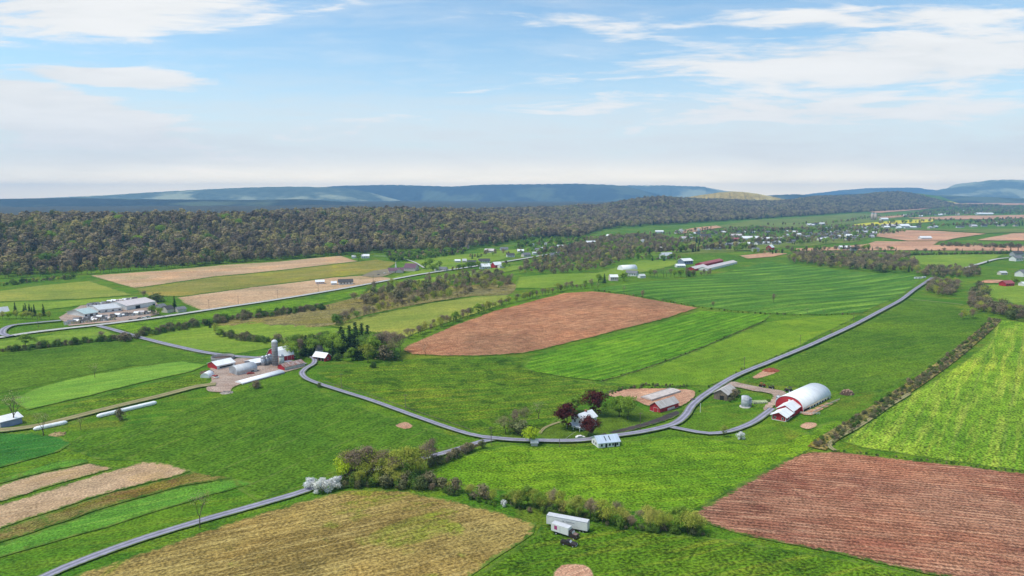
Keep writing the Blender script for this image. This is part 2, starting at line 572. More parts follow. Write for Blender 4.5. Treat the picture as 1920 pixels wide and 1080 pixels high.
F['bright'] = field_mat("bright", g(122, 168, 58), g(90, 142, 40), g(156, 186, 92), 52, 30, 7, 4.0, 0.7, 1.1, 0.6, bump=0.9, tram=18)
F['rough'] = field_mat("rough", g(88, 132, 34), g(70, 116, 32), g(132, 150, 66), 20, 40, 2, 4.0, 0.5, 1.0, 0.55, bump=1.0, blot=g(44, 84, 26), blot_amt=0.7, blot_scale=0.05)
F['olive'] = field_mat("olive", g(152, 134, 78), g(126, 108, 60), g(180, 162, 104), 26, 26, 5, 1.8, 0.65, 0.9, 0.45, row=3.0, row_amt=0.06, bump=0.9, blot=g(112, 142, 44), blot_amt=0.75, blot_scale=0.024)
F['stubble'] = field_mat("stubble", g(182, 156, 128), g(168, 142, 112), g(198, 176, 146), 33, 18, 6, 1.4, 0.5, 0.7, 0.35, blot=g(160, 140, 84), blot_amt=0.3, blot_scale=0.06)
F['weedy'] = field_mat("weedy", g(128, 124, 66), g(104, 112, 50), g(150, 128, 86), 33, 14, 5, 1.4, 0.6, 0.7, 0.5, bump=1.0, blot=g(120, 84, 60), blot_amt=0.5, blot_scale=0.06)
F['lush'] = field_mat("lush", g(76, 138, 60), g(84, 146, 60), g(112, 164, 82), 33, 14, 8, 2.2, 0.6, 0.7, 0.4)
F['lime'] = field_mat("lime", g(112, 166, 74), g(96, 152, 70), g(134, 180, 88), 30, 20, 8, 3.0, 0.6, 0.8, 0.25)
F['teal'] = field_mat("teal", g(56, 124, 62), g(46, 112, 52), g(90, 140, 78), 30, 24, 3, 2.0, 0.5, 0.7, 0.35)
F['tan'] = field_mat("tan", g(188, 160, 130), g(174, 144, 114), g(200, 176, 146), 27, 45, 5, 5.0, 0.5, 2.0, 0.25, blot=g(150, 146, 92), blot_amt=0.35, blot_scale=0.012)
F['tan_green'] = field_mat("tan_green", g(132, 136, 84), g(114, 130, 70), g(156, 154, 100), 27, 45, 5, 5.0, 0.5, 2.0, 0.25, blot=g(150, 165, 60), blot_amt=0.5, blot_scale=0.012)
F['pale'] = field_mat("pale", g(132, 154, 88), g(114, 144, 74), g(152, 168, 106), 25, 50, 4, 6.0, 0.5, 1.5, 0.25)
F['vivid'] = field_mat("vivid", g(114, 154, 66), g(98, 142, 56), g(136, 168, 84), 25, 50, 4, 6.0, 0.5, 1.5, 0.25, tram=34)
F['far_green'] = field_mat("far_green", g(104, 132, 76), g(90, 120, 70), g(132, 150, 98), 35, 120, 4, 16.0, 0.5, 4.0, 0.2)
F['far_tan'] = field_mat("far_tan", g(192, 152, 126), g(178, 138, 112), g(206, 172, 142), 35, 120, 4, 16.0, 0.5, 4.0, 0.2)
F['yellow'] = field_mat("yellow", g(196, 204, 84), g(172, 192, 70), g(214, 214, 120), 10, 120, 4, 16.0, 0.5, 4.0, 0.2)  # made for the far sunlit patch; the sunlight is in the colour
F['brush'] = field_mat("brush", g(128, 122, 82), g(112, 118, 66), g(150, 136, 104), 25, 30, 3, 5.0, 0.5, 1.5, 0.5, blot=g(86, 82, 58), blot_amt=0.6, blot_scale=0.05, edge=0)
F['gravel'] = field_mat("gravel", g(168, 152, 144), g(152, 136, 128), g(186, 172, 162), 10, 14, 2, 2.0, 0.5, 0.7, 0.3, bump=0.4, blot=g(150, 112, 90), blot_amt=0.4, blot_scale=0.09, edge=2.0)
F['dirt'] = field_mat("dirt", g(190, 150, 126), g(172, 128, 106), g(206, 174, 150), 30, 10, 3, 1.6, 0.6, 0.6, 0.35, bump=0.6, edge=2.0)
F['asphalt'] = field_mat("asphalt", g(128, 132, 146), g(118, 122, 138), g(140, 144, 156), 10, 20, 2, 2.0, 0.4, 0.8, 0.15, bump=0.1, edge=2.0)
F['apron'] = field_mat("apron", g(76, 78, 104), g(64, 66, 92), g(94, 96, 120), 10, 12, 2, 2.0, 0.4, 0.8, 0.2, bump=0.1, edge=2.0)
F['lawn'] = field_mat("lawn", g(84, 122, 44), g(68, 104, 40), g(106, 138, 54), 10, 16, 2, 2.0, 0.4, 0.7, 0.4, edge=3.0)
F['wood_floor'] = field_mat("wood_floor", g(76, 70, 46), g(64, 62, 40), g(92, 84, 60), 10, 30, 2, 5.0, 0.5, 2.0, 0.5)

for name, mk, layer, label, px in [
    ("wheat_field", 'stripe', 1, "striped green crop field beside the long straight road",
     [(1112, 543), (1180, 531), (1280, 524), (1380, 506), (1425, 494), (1440, 491), (1480, 495), (1560, 505), (1640, 513), (1718, 516), (1724, 526), (1692, 553), (1618, 587), (1530, 590), (1440, 588), (1312, 575), (1200, 555)]),
    ("ploughed_field", 'soil_mid', 2, "rounded pinkish brown ploughed field between the green crops",
     [(754, 656), (766, 647), (790, 637), (850, 611), (930, 583), (1010, 562), (1060, 550), (1110, 547), (1170, 553), (1310, 578), (1240, 600), (1150, 622), (1060, 645), (980, 663), (900, 668), (830, 668), (772, 665)]),
    ("wheat_field", 'wheat', 2, "bright green crop field below the ploughed one",
     [(982, 688), (998, 668), (1060, 652), (1150, 628), (1240, 606), (1312, 583), (1380, 587), (1446, 591), (1432, 603), (1330, 646), (1200, 694), (1128, 715), (1060, 708), (1000, 698)]),
    ("pasture_strip", 'strip', 1, "grass strip between the crop and the long road",
     [(1130, 718), (1200, 697), (1330, 649), (1440, 604), (1530, 593), (1616, 590), (1585, 606), (1500, 648), (1400, 692), (1330, 724), (1250, 724), (1180, 722)]),
    ("hay_field", 'hay_dark', 1, "dark green hay field behind the arched barn",
     [(1396, 716), (1460, 686), (1560, 637), (1640, 600), (1703, 563), (1760, 568), (1850, 592), (1866, 599), (1846, 622), (1770, 668), (1710, 706), (1650, 735), (1600, 738), (1555, 731), (1500, 725), (1440, 723)]),
    ("grain_field", 'bright', 1, "pale yellow-green streaked grain field",
     [(1872, 600), (1925, 606), (2120, 640), (2160, 925), (1920, 884), (1760, 862), (1620, 840), (1578, 828), (1600, 812), (1660, 768), (1716, 733), (1790, 690), (1850, 645)]),
    ("ploughed_field", 'soil_near', 2, "large reddish brown ploughed field with furrows",
     [(1290, 965), (1340, 939), (1420, 893), (1490, 857), (1520, 848), (1570, 848), (1700, 863), (1920, 888), (2200, 925), (2300, 1180), (1900, 1104), (1740, 1078), (1640, 1055), (1500, 1025), (1400, 1006), (1330, 985)]),
    ("stubble_field", 'olive', 2, "olive brown stubble field beside the bottom lane",
     [(60, 1115), (150, 1076), (300, 1027), (420, 985), (560, 942), (640, 922), (700, 919), (760, 922), (850, 940), (940, 962), (1006, 984), (1000, 1002), (955, 1032), (905, 1065), (850, 1110), (600, 1160), (100, 1160)]),
    ("meadow", 'meadow', 1, "bright weedy meadow below the white schoolhouse",
     [(785, 893), (850, 862), (910, 843), (960, 835), (1080, 838), (1190, 827), (1260, 816), (1330, 822), (1400, 834), (1470, 832), (1530, 800), (1560, 790), (1600, 790), (1560, 822), (1520, 844), (1480, 860), (1400, 905), (1290, 962), (1200, 962), (1100, 952), (1000, 930), (900, 915), (830, 905)]),
    ("meadow", 'rough', 1, "green meadow around the parked trailer",
     [(900, 1078), (955, 1035), (1004, 1004), (1015, 985), (1100, 982), (1200, 995), (1340, 1010), (1600, 1052), (1760, 1085), (1760, 1180), (840, 1180), (850, 1112)]),
    ("hay_field", 'hay', 1, "large even green hay field below the left farm",
     [(150, 818), (300, 786), (390, 752), (430, 738), (480, 724), (545, 712), (562, 716), (600, 735), (700, 773), (850, 818), (890, 828), (868, 838), (780, 850), (680, 868), (610, 892), (560, 915), (480, 940), (440, 915), (350, 882), (270, 866), (180, 862), (120, 838)]),
    ("rough_pasture", 'rough', 1, "uneven tussocky pasture inside the bend of the lane",
     [(594, 700), (625, 688), (700, 684), (760, 674), (830, 672), (980, 670), (980, 690), (1060, 712), (1130, 720), (1180, 726), (1120, 745), (1060, 770), (1030, 800), (980, 818), (925, 820), (880, 806), (800, 780), (700, 742), (620, 714)]),
    ("stubble_strip", 'stubble', 2, "short pink stubble strip beside the hay field",
     [(-120, 952), (0, 910), (90, 886), (170, 869), (212, 879), (120, 905), (0, 942), (-120, 985)]),
    ("stubble_strip", 'stubble', 2, "long pink stubble strip beside the weedy strip",
     [(-120, 990), (0, 947), (120, 910), (200, 886), (268, 867), (300, 868), (358, 883), (330, 894), (200, 926), (80, 965), (0, 992), (-120, 1030)]),
    ("weedy_strip", 'weedy', 2, "brown weedy strip of dead growth",
     [(-120, 1034), (0, 994), (80, 967), (200, 928), (330, 895), (362, 886), (400, 893), (440, 897), (340, 912), (200, 952), (60, 1000), (-120, 1055)]),
    ("crop_strip", 'lush', 2, "lush green crop strip above the bottom lane",
     [(-120, 1058), (60, 1002), (200, 954), (340, 914), (440, 899), (478, 907), (390, 930), (200, 990), (0, 1046), (-120, 1085)]),
    ("crop_strip", 'teal', 2, "blue-green crop patch below the silage bags",
     [(-120, 815), (60, 813), (118, 822), (135, 832), (110, 848), (50, 864), (0, 878), (-120, 905)]),
    ("grass_patch", 'lush', 2, "dark green grass patch at the end of the pink strip",
     [(-60, 912), (0, 900), (60, 880), (110, 866), (150, 862), (165, 868), (80, 887), (0, 908), (-60, 930)]),
    ("crop_strip", 'lime', 2, "light green crop strip left of the white-roofed sheds",
     [(20, 752), (70, 728), (130, 712), (250, 690), (340, 678), (390, 684), (360, 697), (270, 717), (150, 747), (50, 770)]),
    ("olive_strip", 'rough', 1, "olive pasture strip above the silage bags",
     [(80, 788), (150, 752), (270, 722), (360, 702), (392, 706), (390, 716), (300, 745), (200, 772), (120, 790)]),
    ("pasture", 'hay_dark', 1, "wide pasture left of the side road",
     [(-150, 690), (0, 664), (120, 650), (230, 640), (300, 655), (385, 673), (380, 678), (250, 686), (130, 708), (0, 738), (-150, 780)]),
    ("pasture", 'vivid', 1, "pasture between the side road and the creek brush",
     [(268, 634), (330, 620), (395, 612), (420, 618), (500, 632), (520, 650), (440, 664), (360, 655)]),
    ("pasture", 'vivid', 1, "small bright pasture behind the silo farm",
     [(402, 612), (470, 604), (560, 610), (650, 618), (655, 632), (560, 646), (470, 640), (420, 630)]),
    ("pasture", 'meadow', 1, "grass verge between the highway and the creek brush",
     [(205, 610), (330, 596), (480, 574), (620, 552), (690, 541), (680, 552), (600, 570), (480, 586), (380, 600), (290, 618), (250, 626)]),
    ("pasture", 'vivid', 1, "narrow pasture below the highway ramp",
     [(-120, 650), (60, 634), (150, 618), (190, 616), (220, 628), (130, 645), (0, 658), (-120, 672)]),
    ("stubble_field", 'tan', 1, "pale tan field along the foot of the wood",
     [(168, 517), (300, 508), (420, 497), (520, 491), (590, 484), (640, 480), (672, 490), (560, 503), (400, 519), (252, 541), (205, 528)]),
    ("hay_field", 'tan_green', 1, "faded green band across the tan field",
     [(252, 542), (400, 520), (560, 504), (672, 491), (705, 487), (745, 492), (725, 506), (690, 514), (620, 520), (500, 535), (338, 556), (280, 556)]),
    ("stubble_field", 'tan', 1, "tan field along the highway",
     [(332, 558), (480, 538), (620, 521), (690, 516), (745, 523), (690, 533), (620, 546), (480, 567), (378, 583), (345, 570)]),
    ("pasture", 'pale', 1, "light green hayfield left of the tan field",
     [(-200, 560), (0, 546), (80, 535), (170, 527), (210, 540), (250, 553), (150, 561), (0, 566), (-200, 585)]),
    ("pasture", 'vivid', 1, "green field above the shed yard",
     [(-200, 588), (0, 568), (150, 562), (252, 556), (290, 561), (160, 572), (80, 582), (0, 588), (-200, 600)]),
    ("hay_field", 'pale', 2, "light olive hayfield above the brown field",
     [(618, 612), (700, 590), (800, 570), (900, 556), (955, 554), (940, 572), (870, 595), (800, 618), (760, 634), (690, 622)]),
    ("creek_bottom", 'brush', 1, "brown brushy creek bottom",
     [(380, 608), (480, 592), (600, 574), (680, 555), (760, 540), (880, 535), (960, 530), (955, 552), (880, 556), (790, 570), (690, 590), (610, 612), (520, 612)]),
    ("pasture", 'vivid', 2, "bright green field under the highway",
     [(700, 541), (760, 528), (860, 512), (960, 499), (1010, 497), (990, 503), (900, 522), (800, 533), (720, 545)]),
    ("pasture", 'vivid', 1, "bright green field right of the creek wood",
     [(965, 540), (970, 520), (1040, 514), (1120, 512), (1160, 500), (1200, 488), (1270, 488), (1270, 496), (1200, 512), (1160, 522), (1090, 534), (1020, 541)]),
    ("pasture", 'vivid', 1, "green field between the church and the wood",
     [(748, 494), (860, 478), (960, 468), (1000, 462), (960, 482), (920, 492), (860, 500), (800, 504), (790, 496)]),
    ("pasture", 'vivid', 1, "church lawn along the highway",
     [(690, 518), (735, 520), (790, 505), (860, 500), (880, 503), (800, 515), (745, 523)]),
    ("pasture", 'vivid', 1, "dark green field beyond the brown wood",
     [(1702, 480), (1760, 477), (1882, 478), (1862, 488), (1812, 503), (1740, 499), (1712, 492)]),
    ("pasture", 'far_green', 1, "green common around the village houses",
     [(1180, 470), (1260, 452), (1330, 448), (1500, 440), (1620, 424), (1690, 430), (1600, 455), (1480, 463), (1360, 474), (1250, 478)]),
    ("pasture", 'far_green', 1, "green slope under the wooded ridge",
     [(1340, 424), (1420, 412), (1480, 410), (1560, 404), (1600, 400), (1720, 404), (1600, 420), (1460, 432), (1380, 432)]),
    ("stubble_field", 'far_tan', 2, "pink bare strip beside the ridge wood",
     [(1262, 436), (1300, 428), (1344, 423), (1356, 427), (1310, 434), (1270, 440)]),
    ("stubble_field", 'far_tan', 2, "wide pink bare field beyond the village",
     [(1628, 442), (1665, 436), (1700, 432), (1760, 434), (1850, 439), (1800, 446), (1772, 452), (1700, 452)]),
    ("stubble_field", 'far_tan', 2, "long pink bare field behind the tree row",
     [(1478, 467), (1560, 464), (1620, 459), (1640, 453), (1700, 453), (1762, 453), (1752, 460), (1960, 463), (1960, 473), (1700, 470), (1600, 470), (1500, 471)]),
    ("pasture", 'far_green', 2, "green field right of the pink field",
     [(1690, 431), (1800, 430), (1960, 430), (1960, 436), (1880, 437), (1850, 438), (1770, 433)]),
    ("stubble_field", 'far_tan', 2, "tan field at the hedge of bare trees",
     [(1858, 445), (1900, 438), (1980, 436), (1980, 452), (1880, 452), (1830, 451)]),
    ("sunlit_field", 'yellow', 2, "field painted sunlit yellow beyond the village",
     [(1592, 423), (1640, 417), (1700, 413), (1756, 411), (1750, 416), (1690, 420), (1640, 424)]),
    ("stubble_field", 'far_tan', 2, "tan contour strip on the ridge foot",
     [(1628, 398), (1700, 391), (1760, 389), (1740, 392), (1700, 396), (1650, 400)]),
    ("stubble_field", 'far_tan', 2, "tan contour strip under the far town",
     [(1700, 409), (1800, 405), (1960, 403), (1960, 409), (1820, 412), (1740, 412)]),
    ("pasture", 'vivid', 1, "oval paddock by the red barn",
     [(1830, 535), (1900, 533), (1990, 540), (1990, 590), (1920, 575), (1850, 556)]),
    ("lawn", 'lawn', 2, "mown lawn around the farmhouse",
     [(1015, 812), (1040, 795), (1065, 775), (1120, 765), (1190, 762), (1215, 774), (1270, 770), (1285, 775), (1200, 800), (1130, 815), (1100, 824), (1060, 826), (1020, 824)]),
    ("farmyard", 'gravel', 2, "gravel yard of the silo farm",
     [(392, 698), (402, 684), (450, 672), (520, 668), (560, 680), (575, 686), (560, 692), (530, 700), (470, 716), (440, 726), (430, 736), (400, 736), (385, 732), (395, 715)]),
    ("farmyard", 'dirt', 2, "bare pink dirt yard behind the red barn",
     [(1140, 742), (1160, 733), (1200, 729), (1290, 731), (1304, 740), (1290, 756), (1262, 765), (1215, 762), (1190, 752)]),
    ("driveway", 'gravel', 3, "gravel drive from the road to the arched barn",
     [(1345, 730), (1370, 717), (1400, 722), (1440, 730), (1475, 737), (1455, 760), (1440, 772), (1430, 766), (1448, 742), (1410, 734), (1375, 727)]),
    ("cow_lot", 'dirt', 2, "bare dirt lot along the arched barn",
     [(1500, 776), (1520, 768), (1562, 750), (1572, 752), (1540, 770), (1520, 780)]),
    ("dirt_patch", 'dirt', 2, "bare dirt patch below the arched barn",
     [(1498, 800), (1510, 793), (1530, 794), (1530, 802), (1512, 806)]),
    ("dirt_patch", 'dirt', 2, "bare red dirt patch below the parked trailer",
     [(1040, 1068), (1065, 1058), (1095, 1060), (1112, 1072), (1108, 1095), (1040, 1095)]),
    ("dirt_patch", 'dirt', 2, "small bare patch in the hay field beside the lane",
     [(740, 798), (760, 792), (776, 800), (758, 806)]),
    ("car_park", 'asphalt', 2, "slate grey church car park",
     [(676, 518), (700, 508), (730, 504), (745, 510), (720, 519), (700, 521)]),
    ("shed_yard", 'gravel', 2, "pale gravel sales yard full of garden sheds",
     [(110, 596), (150, 574), (250, 562), (295, 566), (300, 590), (240, 602), (128, 612)]),
    ("farm_lot", 'apron', 3, "dark blue-grey paved apron beside the road",
     [(1100, 824), (1115, 818), (1160, 806), (1218, 790), (1260, 774), (1276, 768), (1281, 771), (1262, 785), (1215, 800), (1160, 814)]),
    ("dirt_patch", 'dirt', 2, "red soil excavation beside the dark hay field",
     [(1410, 708), (1430, 697), (1450, 695), (1455, 700), (1435, 707), (1420, 711)]),
    ("garden", 'dirt', 2, "bare pink vegetable garden beside the small red barn",
     [(1840, 531), (1846, 526), (1880, 526), (1886, 531)]),
]:
    sheet(name, px, F[mk], layer, label)

# ------------------------------------------------------------------ roads
M_lane = road_mat("lane_gravel", g(126, 123, 136), g(176, 173, 186), g(104, 122, 52))
M_high = road_mat("highway_asphalt", g(180, 178, 174), g(190, 188, 184), g(118, 134, 66), 0.3)
M_track = road_mat("farm_track", g(128, 124, 80), g(176, 152, 122), g(96, 118, 48))
ribbon("road", [(40, 1105), (120, 1067), (250, 1018), (375, 979), (460, 955), (530, 935), (572, 922), (625, 902), (700, 882), (790, 862), (860, 843), (905, 829), (935, 824)], 4.4, M_lane, 4, "gravel lane along the olive stubble field")
ribbon("road", [(935, 825), (880, 816), (800, 790), (700, 754), (640, 735), (600, 722), (575, 712), (566, 702), (574, 692), (588, 684), (590, 676), (584, 671)], 4.0, M_lane, 5, "gravel lane winding up to the silo farm")
ribbon("road", [(905, 822), (960, 827), (1030, 829), (1090, 828), (1150, 820), (1210, 811), (1262, 798), (1285, 781), (1300, 760), (1330, 737), (1380, 707), (1450, 678), (1540, 640), (1620, 602), (1680, 570), (1715, 545), (1748, 523)], 4.9, M_lane, 6, "long gravel road past the farmhouse and up the valley")
ribbon("driveway", [(1250, 801), (1285, 808), (1330, 815), (1370, 810), (1410, 795), (1435, 778), (1448, 768)], 4.4, M_lane, 5, "gravel drive looping to the arched barn")
ribbon("highway", [(-160, 668), (-60, 645), (40, 628), (110, 619), (200, 609), (300, 596), (400, 581), (500, 566), (610, 548), (700, 532), (780, 517), (860, 505), (900, 499), (940, 493), (1000, 483), (1060, 471), (1110, 460)], 8.0, M_high, 4, "pale two-lane highway along the foot of the wood")
ribbon("road", [(180, 611), (215, 620), (260, 633), (320, 648), (380, 661), (430, 668), (480, 672), (520, 676), (572, 684)], 6.0, M_lane, 3, "side road from the highway to the silo farm")
ribbon("road", [(115, 603), (60, 608), (25, 612), (8, 619), (5, 628), (20, 633)], 6.0, M_lane, 5, "service loop left of the shed yard")
ribbon("road", [(1810, 504), (1840, 495), (1865, 488), (1890, 485), (1925, 484)], 7.0, M_high, 4, "pale road between the green field and the houses")
ribbon("farm_track", [(-60, 812), (10, 808), (70, 800), (130, 786), (200, 768), (300, 744), (370, 726), (405, 722)], 6.5, M_track, 4, "brown farm track beside the white silage bags")
ribbon("farm_track", [(1566, 847), (1554, 837), (1568, 824), (1612, 800), (1662, 766), (1705, 740)], 2.6, M_track, 4, "grassy track between the meadow and the grain field")
ribbon("farm_track", [(1704, 562), (1740, 566), (1780, 570), (1806, 573)], 3.0, M_track, 4, "light track across the top of the dark hay field")
ribbon("footpath", [(1012, 815), (1020, 805), (1035, 798), (1050, 793)], 2.0, M_track, 4, "pale footpath behind the farmhouse")
ribbon("driveway", [(795, 503), (770, 490), (730, 482), (700, 481)], 4.0, M_high, 3, "pale drive from the church to the wood-edge house")
ribbon("driveway", [(905, 499), (880, 493), (850, 491)], 4.0, M_high, 5, "pale drive to the row of white houses")

wl = [(-9000, 1900), (-1500, 1500), (-500, 2000), (300, 2700), (1500, 4300), (4200, 7000), (5500, 12000), (-12000, 12000)]
sheet("far_woodland", wl, F['wood_floor'], 1, "far wooded country behind the big wood", world=True)
sheet("stubble_field", [(1770, 383), (1850, 379), (1960, 378), (1960, 384), (1850, 386)], F['far_tan'], 2, "pale tan field under the far pale mountain")
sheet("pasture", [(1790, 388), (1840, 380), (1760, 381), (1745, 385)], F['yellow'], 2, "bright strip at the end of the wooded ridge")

ribbon("field_margin", [(1530, 842), (1560, 820), (1620, 784), (1690, 737), (1740, 704), (1800, 659), (1850, 617), (1868, 599)], 8.0, F['brush'], 3, "rough grey margin between the grain field and the hay field")

for px, mk, lb in [
    ([(1060, 462), (1120, 456), (1150, 459), (1080, 466)], 'far_green', "small green paddock at the highway end"),
    ([(1195, 476), (1260, 470), (1300, 472), (1240, 480), (1200, 482)], 'vivid', "green paddock by the silver-roofed farmhouse"),
    ([(1290, 461), (1380, 458), (1420, 461), (1320, 466)], 'vivid', "green strip inside the village"),
    ([(1385, 480), (1440, 474), (1478, 476), (1450, 482), (1400, 486)], 'far_tan', "pink tilled patch beside the brown wood"),
    ([(1460, 462), (1520, 456), (1570, 456), (1520, 462)], 'far_green', "playing field at the village end"),
    ([(1500, 428), (1560, 425), (1600, 426), (1540, 431)], 'far_green', "pasture strip behind the village"),
    ([(1640, 408), (1700, 403), (1720, 404), (1660, 410)], 'far_tan', "tan strip below the ridge end"),
    ([(1780, 421), (1860, 417), (1900, 418), (1820, 423)], 'far_green', "green strip in the far hedges"),
    ([(1700, 398), (1740, 395), (1770, 396), (1720, 401)], 'far_green', "green contour strip under the ridge"),
    ([(1000, 458), (1050, 452), (1080, 452), (1040, 460)], 'vivid', "green clearing above the highway houses"),
]:
    sheet("pasture" if mk != 'far_tan' else "tilled_field", px, F[mk], 2, lb)
# ------------------------------------------------------------------ far mountains
def hill_mat(name, c1, c2, c3, sc):
    m = bpy.data.materials.new(name)
    m.use_nodes = True
    t = NT(m.node_tree)
    bs = t.n['Principled BSDF']
    geo = t.node('ShaderNodeNewGeometry')
    n1 = t.noise(geo.outputs['Position'], sc, 6.0, 0.6)
    n2 = t.noise(geo.outputs['Position'], sc * 9, 5.0, 0.7)
    c = t.mix(t.smooth(n2, 0.35, 0.65), c1, c2)
    c = t.mix(t.math('MULTIPLY', t.smooth(n1, 0.50, 0.60), 0.9), c, c3)  # lighter patches paint sunlight onto the far slopes
    t.l.new(c, bs.inputs['Base Color'])
    bs.inputs['Roughness'].default_value = 1.0
    bs.inputs['Specular IOR Level'].default_value = 0.0
    b = t.node('ShaderNodeBump')
    b.inputs['Strength'].default_value = 1.0
    b.inputs['Distance'].default_value = 12.0
    t.l.new(n2, b.inputs['Height'])
    t.l.new(b.outputs[0], bs.inputs['Normal'])
    return m


def mountain(crest, Y, depth, m, label, seed, rough=0.06):
    """a long ridge: crest given as bearing/elevation pairs of the survey at distance Y"""
    rng = np.random.default_rng(seed)
    us = np.array([c[0] for c in crest], float); vs = np.array([c[1] for c in crest], float)
    n, k = 220, 15
    uu = np.linspace(us[0], us[-1], n)
    vv = np.interp(uu, us, vs)
    ker = np.hanning(13); ker /= ker.sum()
    vv = np.convolve(np.pad(vv, 6, mode='edge'), ker, 'valid')
    zt = CAM_H + (370 - vv) / FPX * Y
    xs = (uu - 960) / FPX * Y
    ph = rng.uniform(0, 6.28, 8)
    verts = []
    for i in range(n):
        gz = h1(xs[i], min(Y, 9000)) - 25
        gully = sum(math.sin(i * (0.19 + 0.23 * q) + ph[q]) / (1 + q) for q in range(5))
        for j in range(k):
            s = j / (k - 1) * 2 - 1
            f = math.cos(s * math.pi / 2) ** 1.15 if abs(s) < 1 else 0.0
            wob = 1 + rough * gully * 4 * (1 - f) * f + (0.012 * math.sin(i * 1.3 + ph[5]) * f)
            verts.append((xs[i] + s * depth * 0.25, Y + s * depth + gully * depth * 0.05, gz + (zt[i] - gz) * f * wob))
    faces = [(i * k + j, (i + 1) * k + j, (i + 1) * k + j + 1, i * k + j + 1) for i in range(n - 1) for j in range(k - 1)]
    o = mesh_obj("mountain", verts, faces, m, smooth=True)
    if sum(p.normal.z for p in o.data.polygons) < 0:
        o.data.flip_normals()
    tag(o, label, kind='structure')
    return o


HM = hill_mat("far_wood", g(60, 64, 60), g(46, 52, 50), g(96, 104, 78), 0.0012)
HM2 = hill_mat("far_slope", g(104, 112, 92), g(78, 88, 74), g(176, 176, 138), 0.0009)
HM3 = hill_mat("far_sunlit_wood", g(196, 168, 92), g(150, 128, 70), g(206, 186, 118), 0.004)  # yellow stands for sun on this hill, put into the wood colour
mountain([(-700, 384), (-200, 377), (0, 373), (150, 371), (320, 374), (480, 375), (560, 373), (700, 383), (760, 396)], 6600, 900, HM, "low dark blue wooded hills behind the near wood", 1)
mountain([(-800, 384), (-100, 378), (60, 373), (220, 366), (360, 357), (470, 352), (560, 350), (640, 352), (700, 362), (740, 384)], 10500, 1200, HM2, "gently rising pale ridge with painted sunlit patches", 2)
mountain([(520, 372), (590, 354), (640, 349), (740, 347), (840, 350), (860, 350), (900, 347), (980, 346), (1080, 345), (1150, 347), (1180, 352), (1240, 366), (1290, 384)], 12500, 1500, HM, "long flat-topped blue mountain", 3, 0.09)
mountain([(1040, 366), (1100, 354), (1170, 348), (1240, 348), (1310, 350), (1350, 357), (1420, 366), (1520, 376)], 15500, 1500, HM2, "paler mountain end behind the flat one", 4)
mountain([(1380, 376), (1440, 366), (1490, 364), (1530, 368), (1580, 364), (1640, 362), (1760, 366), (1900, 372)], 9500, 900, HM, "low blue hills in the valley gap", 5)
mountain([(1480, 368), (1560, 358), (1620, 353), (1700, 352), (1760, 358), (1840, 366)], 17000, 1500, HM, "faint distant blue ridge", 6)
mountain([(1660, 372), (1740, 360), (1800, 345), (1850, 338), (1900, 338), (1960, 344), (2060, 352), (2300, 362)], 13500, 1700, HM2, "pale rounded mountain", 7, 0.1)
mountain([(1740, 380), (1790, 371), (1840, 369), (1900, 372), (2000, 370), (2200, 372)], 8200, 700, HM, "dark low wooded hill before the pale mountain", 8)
mountain([(1270, 372), (1310, 366), (1345, 361), (1370, 359), (1400, 361), (1430, 366), (1470, 374)], 5900, 350, HM3, "small hill of woods painted sunlit yellow", 9)

# ------------------------------------------------------------------ trees
def leaf_mat(name, stops, transl=0.25, patch=0.5, var=0.35, gain=1.45, zone=0.0):
    m = bpy.data.materials.new(name)
    m.use_nodes = True
    t = NT(m.node_tree)
    t.n.clear()
    oi = t.node('ShaderNodeObjectInfo')
    rp = t.node('ShaderNodeValToRGB')
    while len(rp.color_ramp.elements) < len(stops):
        rp.color_ramp.elements.new(0.5)
    for e, (p, c) in zip(rp.color_ramp.elements, stops):
        e.position = p; e.color = (*[min(q * gain * k, 0.85) for q, k in zip(c, (1.08, 1.0, 0.95))], 1)
    fac = oi.outputs['Random']
    if zone:           # stands of one kind grow together
        zn = t.smooth(t.noise(oi.outputs['Location'], 0.011, 4.0, 0.6), 0.3, 0.7)
        fac = t.math('ADD', t.math('MULTIPLY', fac, 1 - zone), t.math('MULTIPLY', zn, zone))
    t.l.new(fac, rp.inputs[0])
    tcn = t.node('ShaderNodeTexCoord')
    n = t.noise(tcn.outputs['Object'], patch, 3.0, 0.7)
    geo = t.node('ShaderNodeNewGeometry')
    v = t.smooth(t.math('ADD', t.math('MULTIPLY', n, 0.7), t.math('MULTIPLY', geo.outputs['Random Per Island'], 0.3)), 0.25, 0.75, 1 - var, 1 + var)
    c = t.mix(1.0, rp.outputs[0], t.comb(v, v, v), 'MULTIPLY')
    d = t.node('ShaderNodeBsdfDiffuse'); tr = t.node('ShaderNodeBsdfTranslucent')
    t.l.new(c, d.inputs[0]); t.l.new(c, tr.inputs[0])
    mx = t.node('ShaderNodeMixShader'); mx.inputs[0].default_value = transl
    t.l.new(d.outputs[0], mx.inputs[1]); t.l.new(tr.outputs[0], mx.inputs[2])
    out = t.node('ShaderNodeOutputMaterial')
    t.l.new(mx.outputs[0], out.inputs[0])
    return m


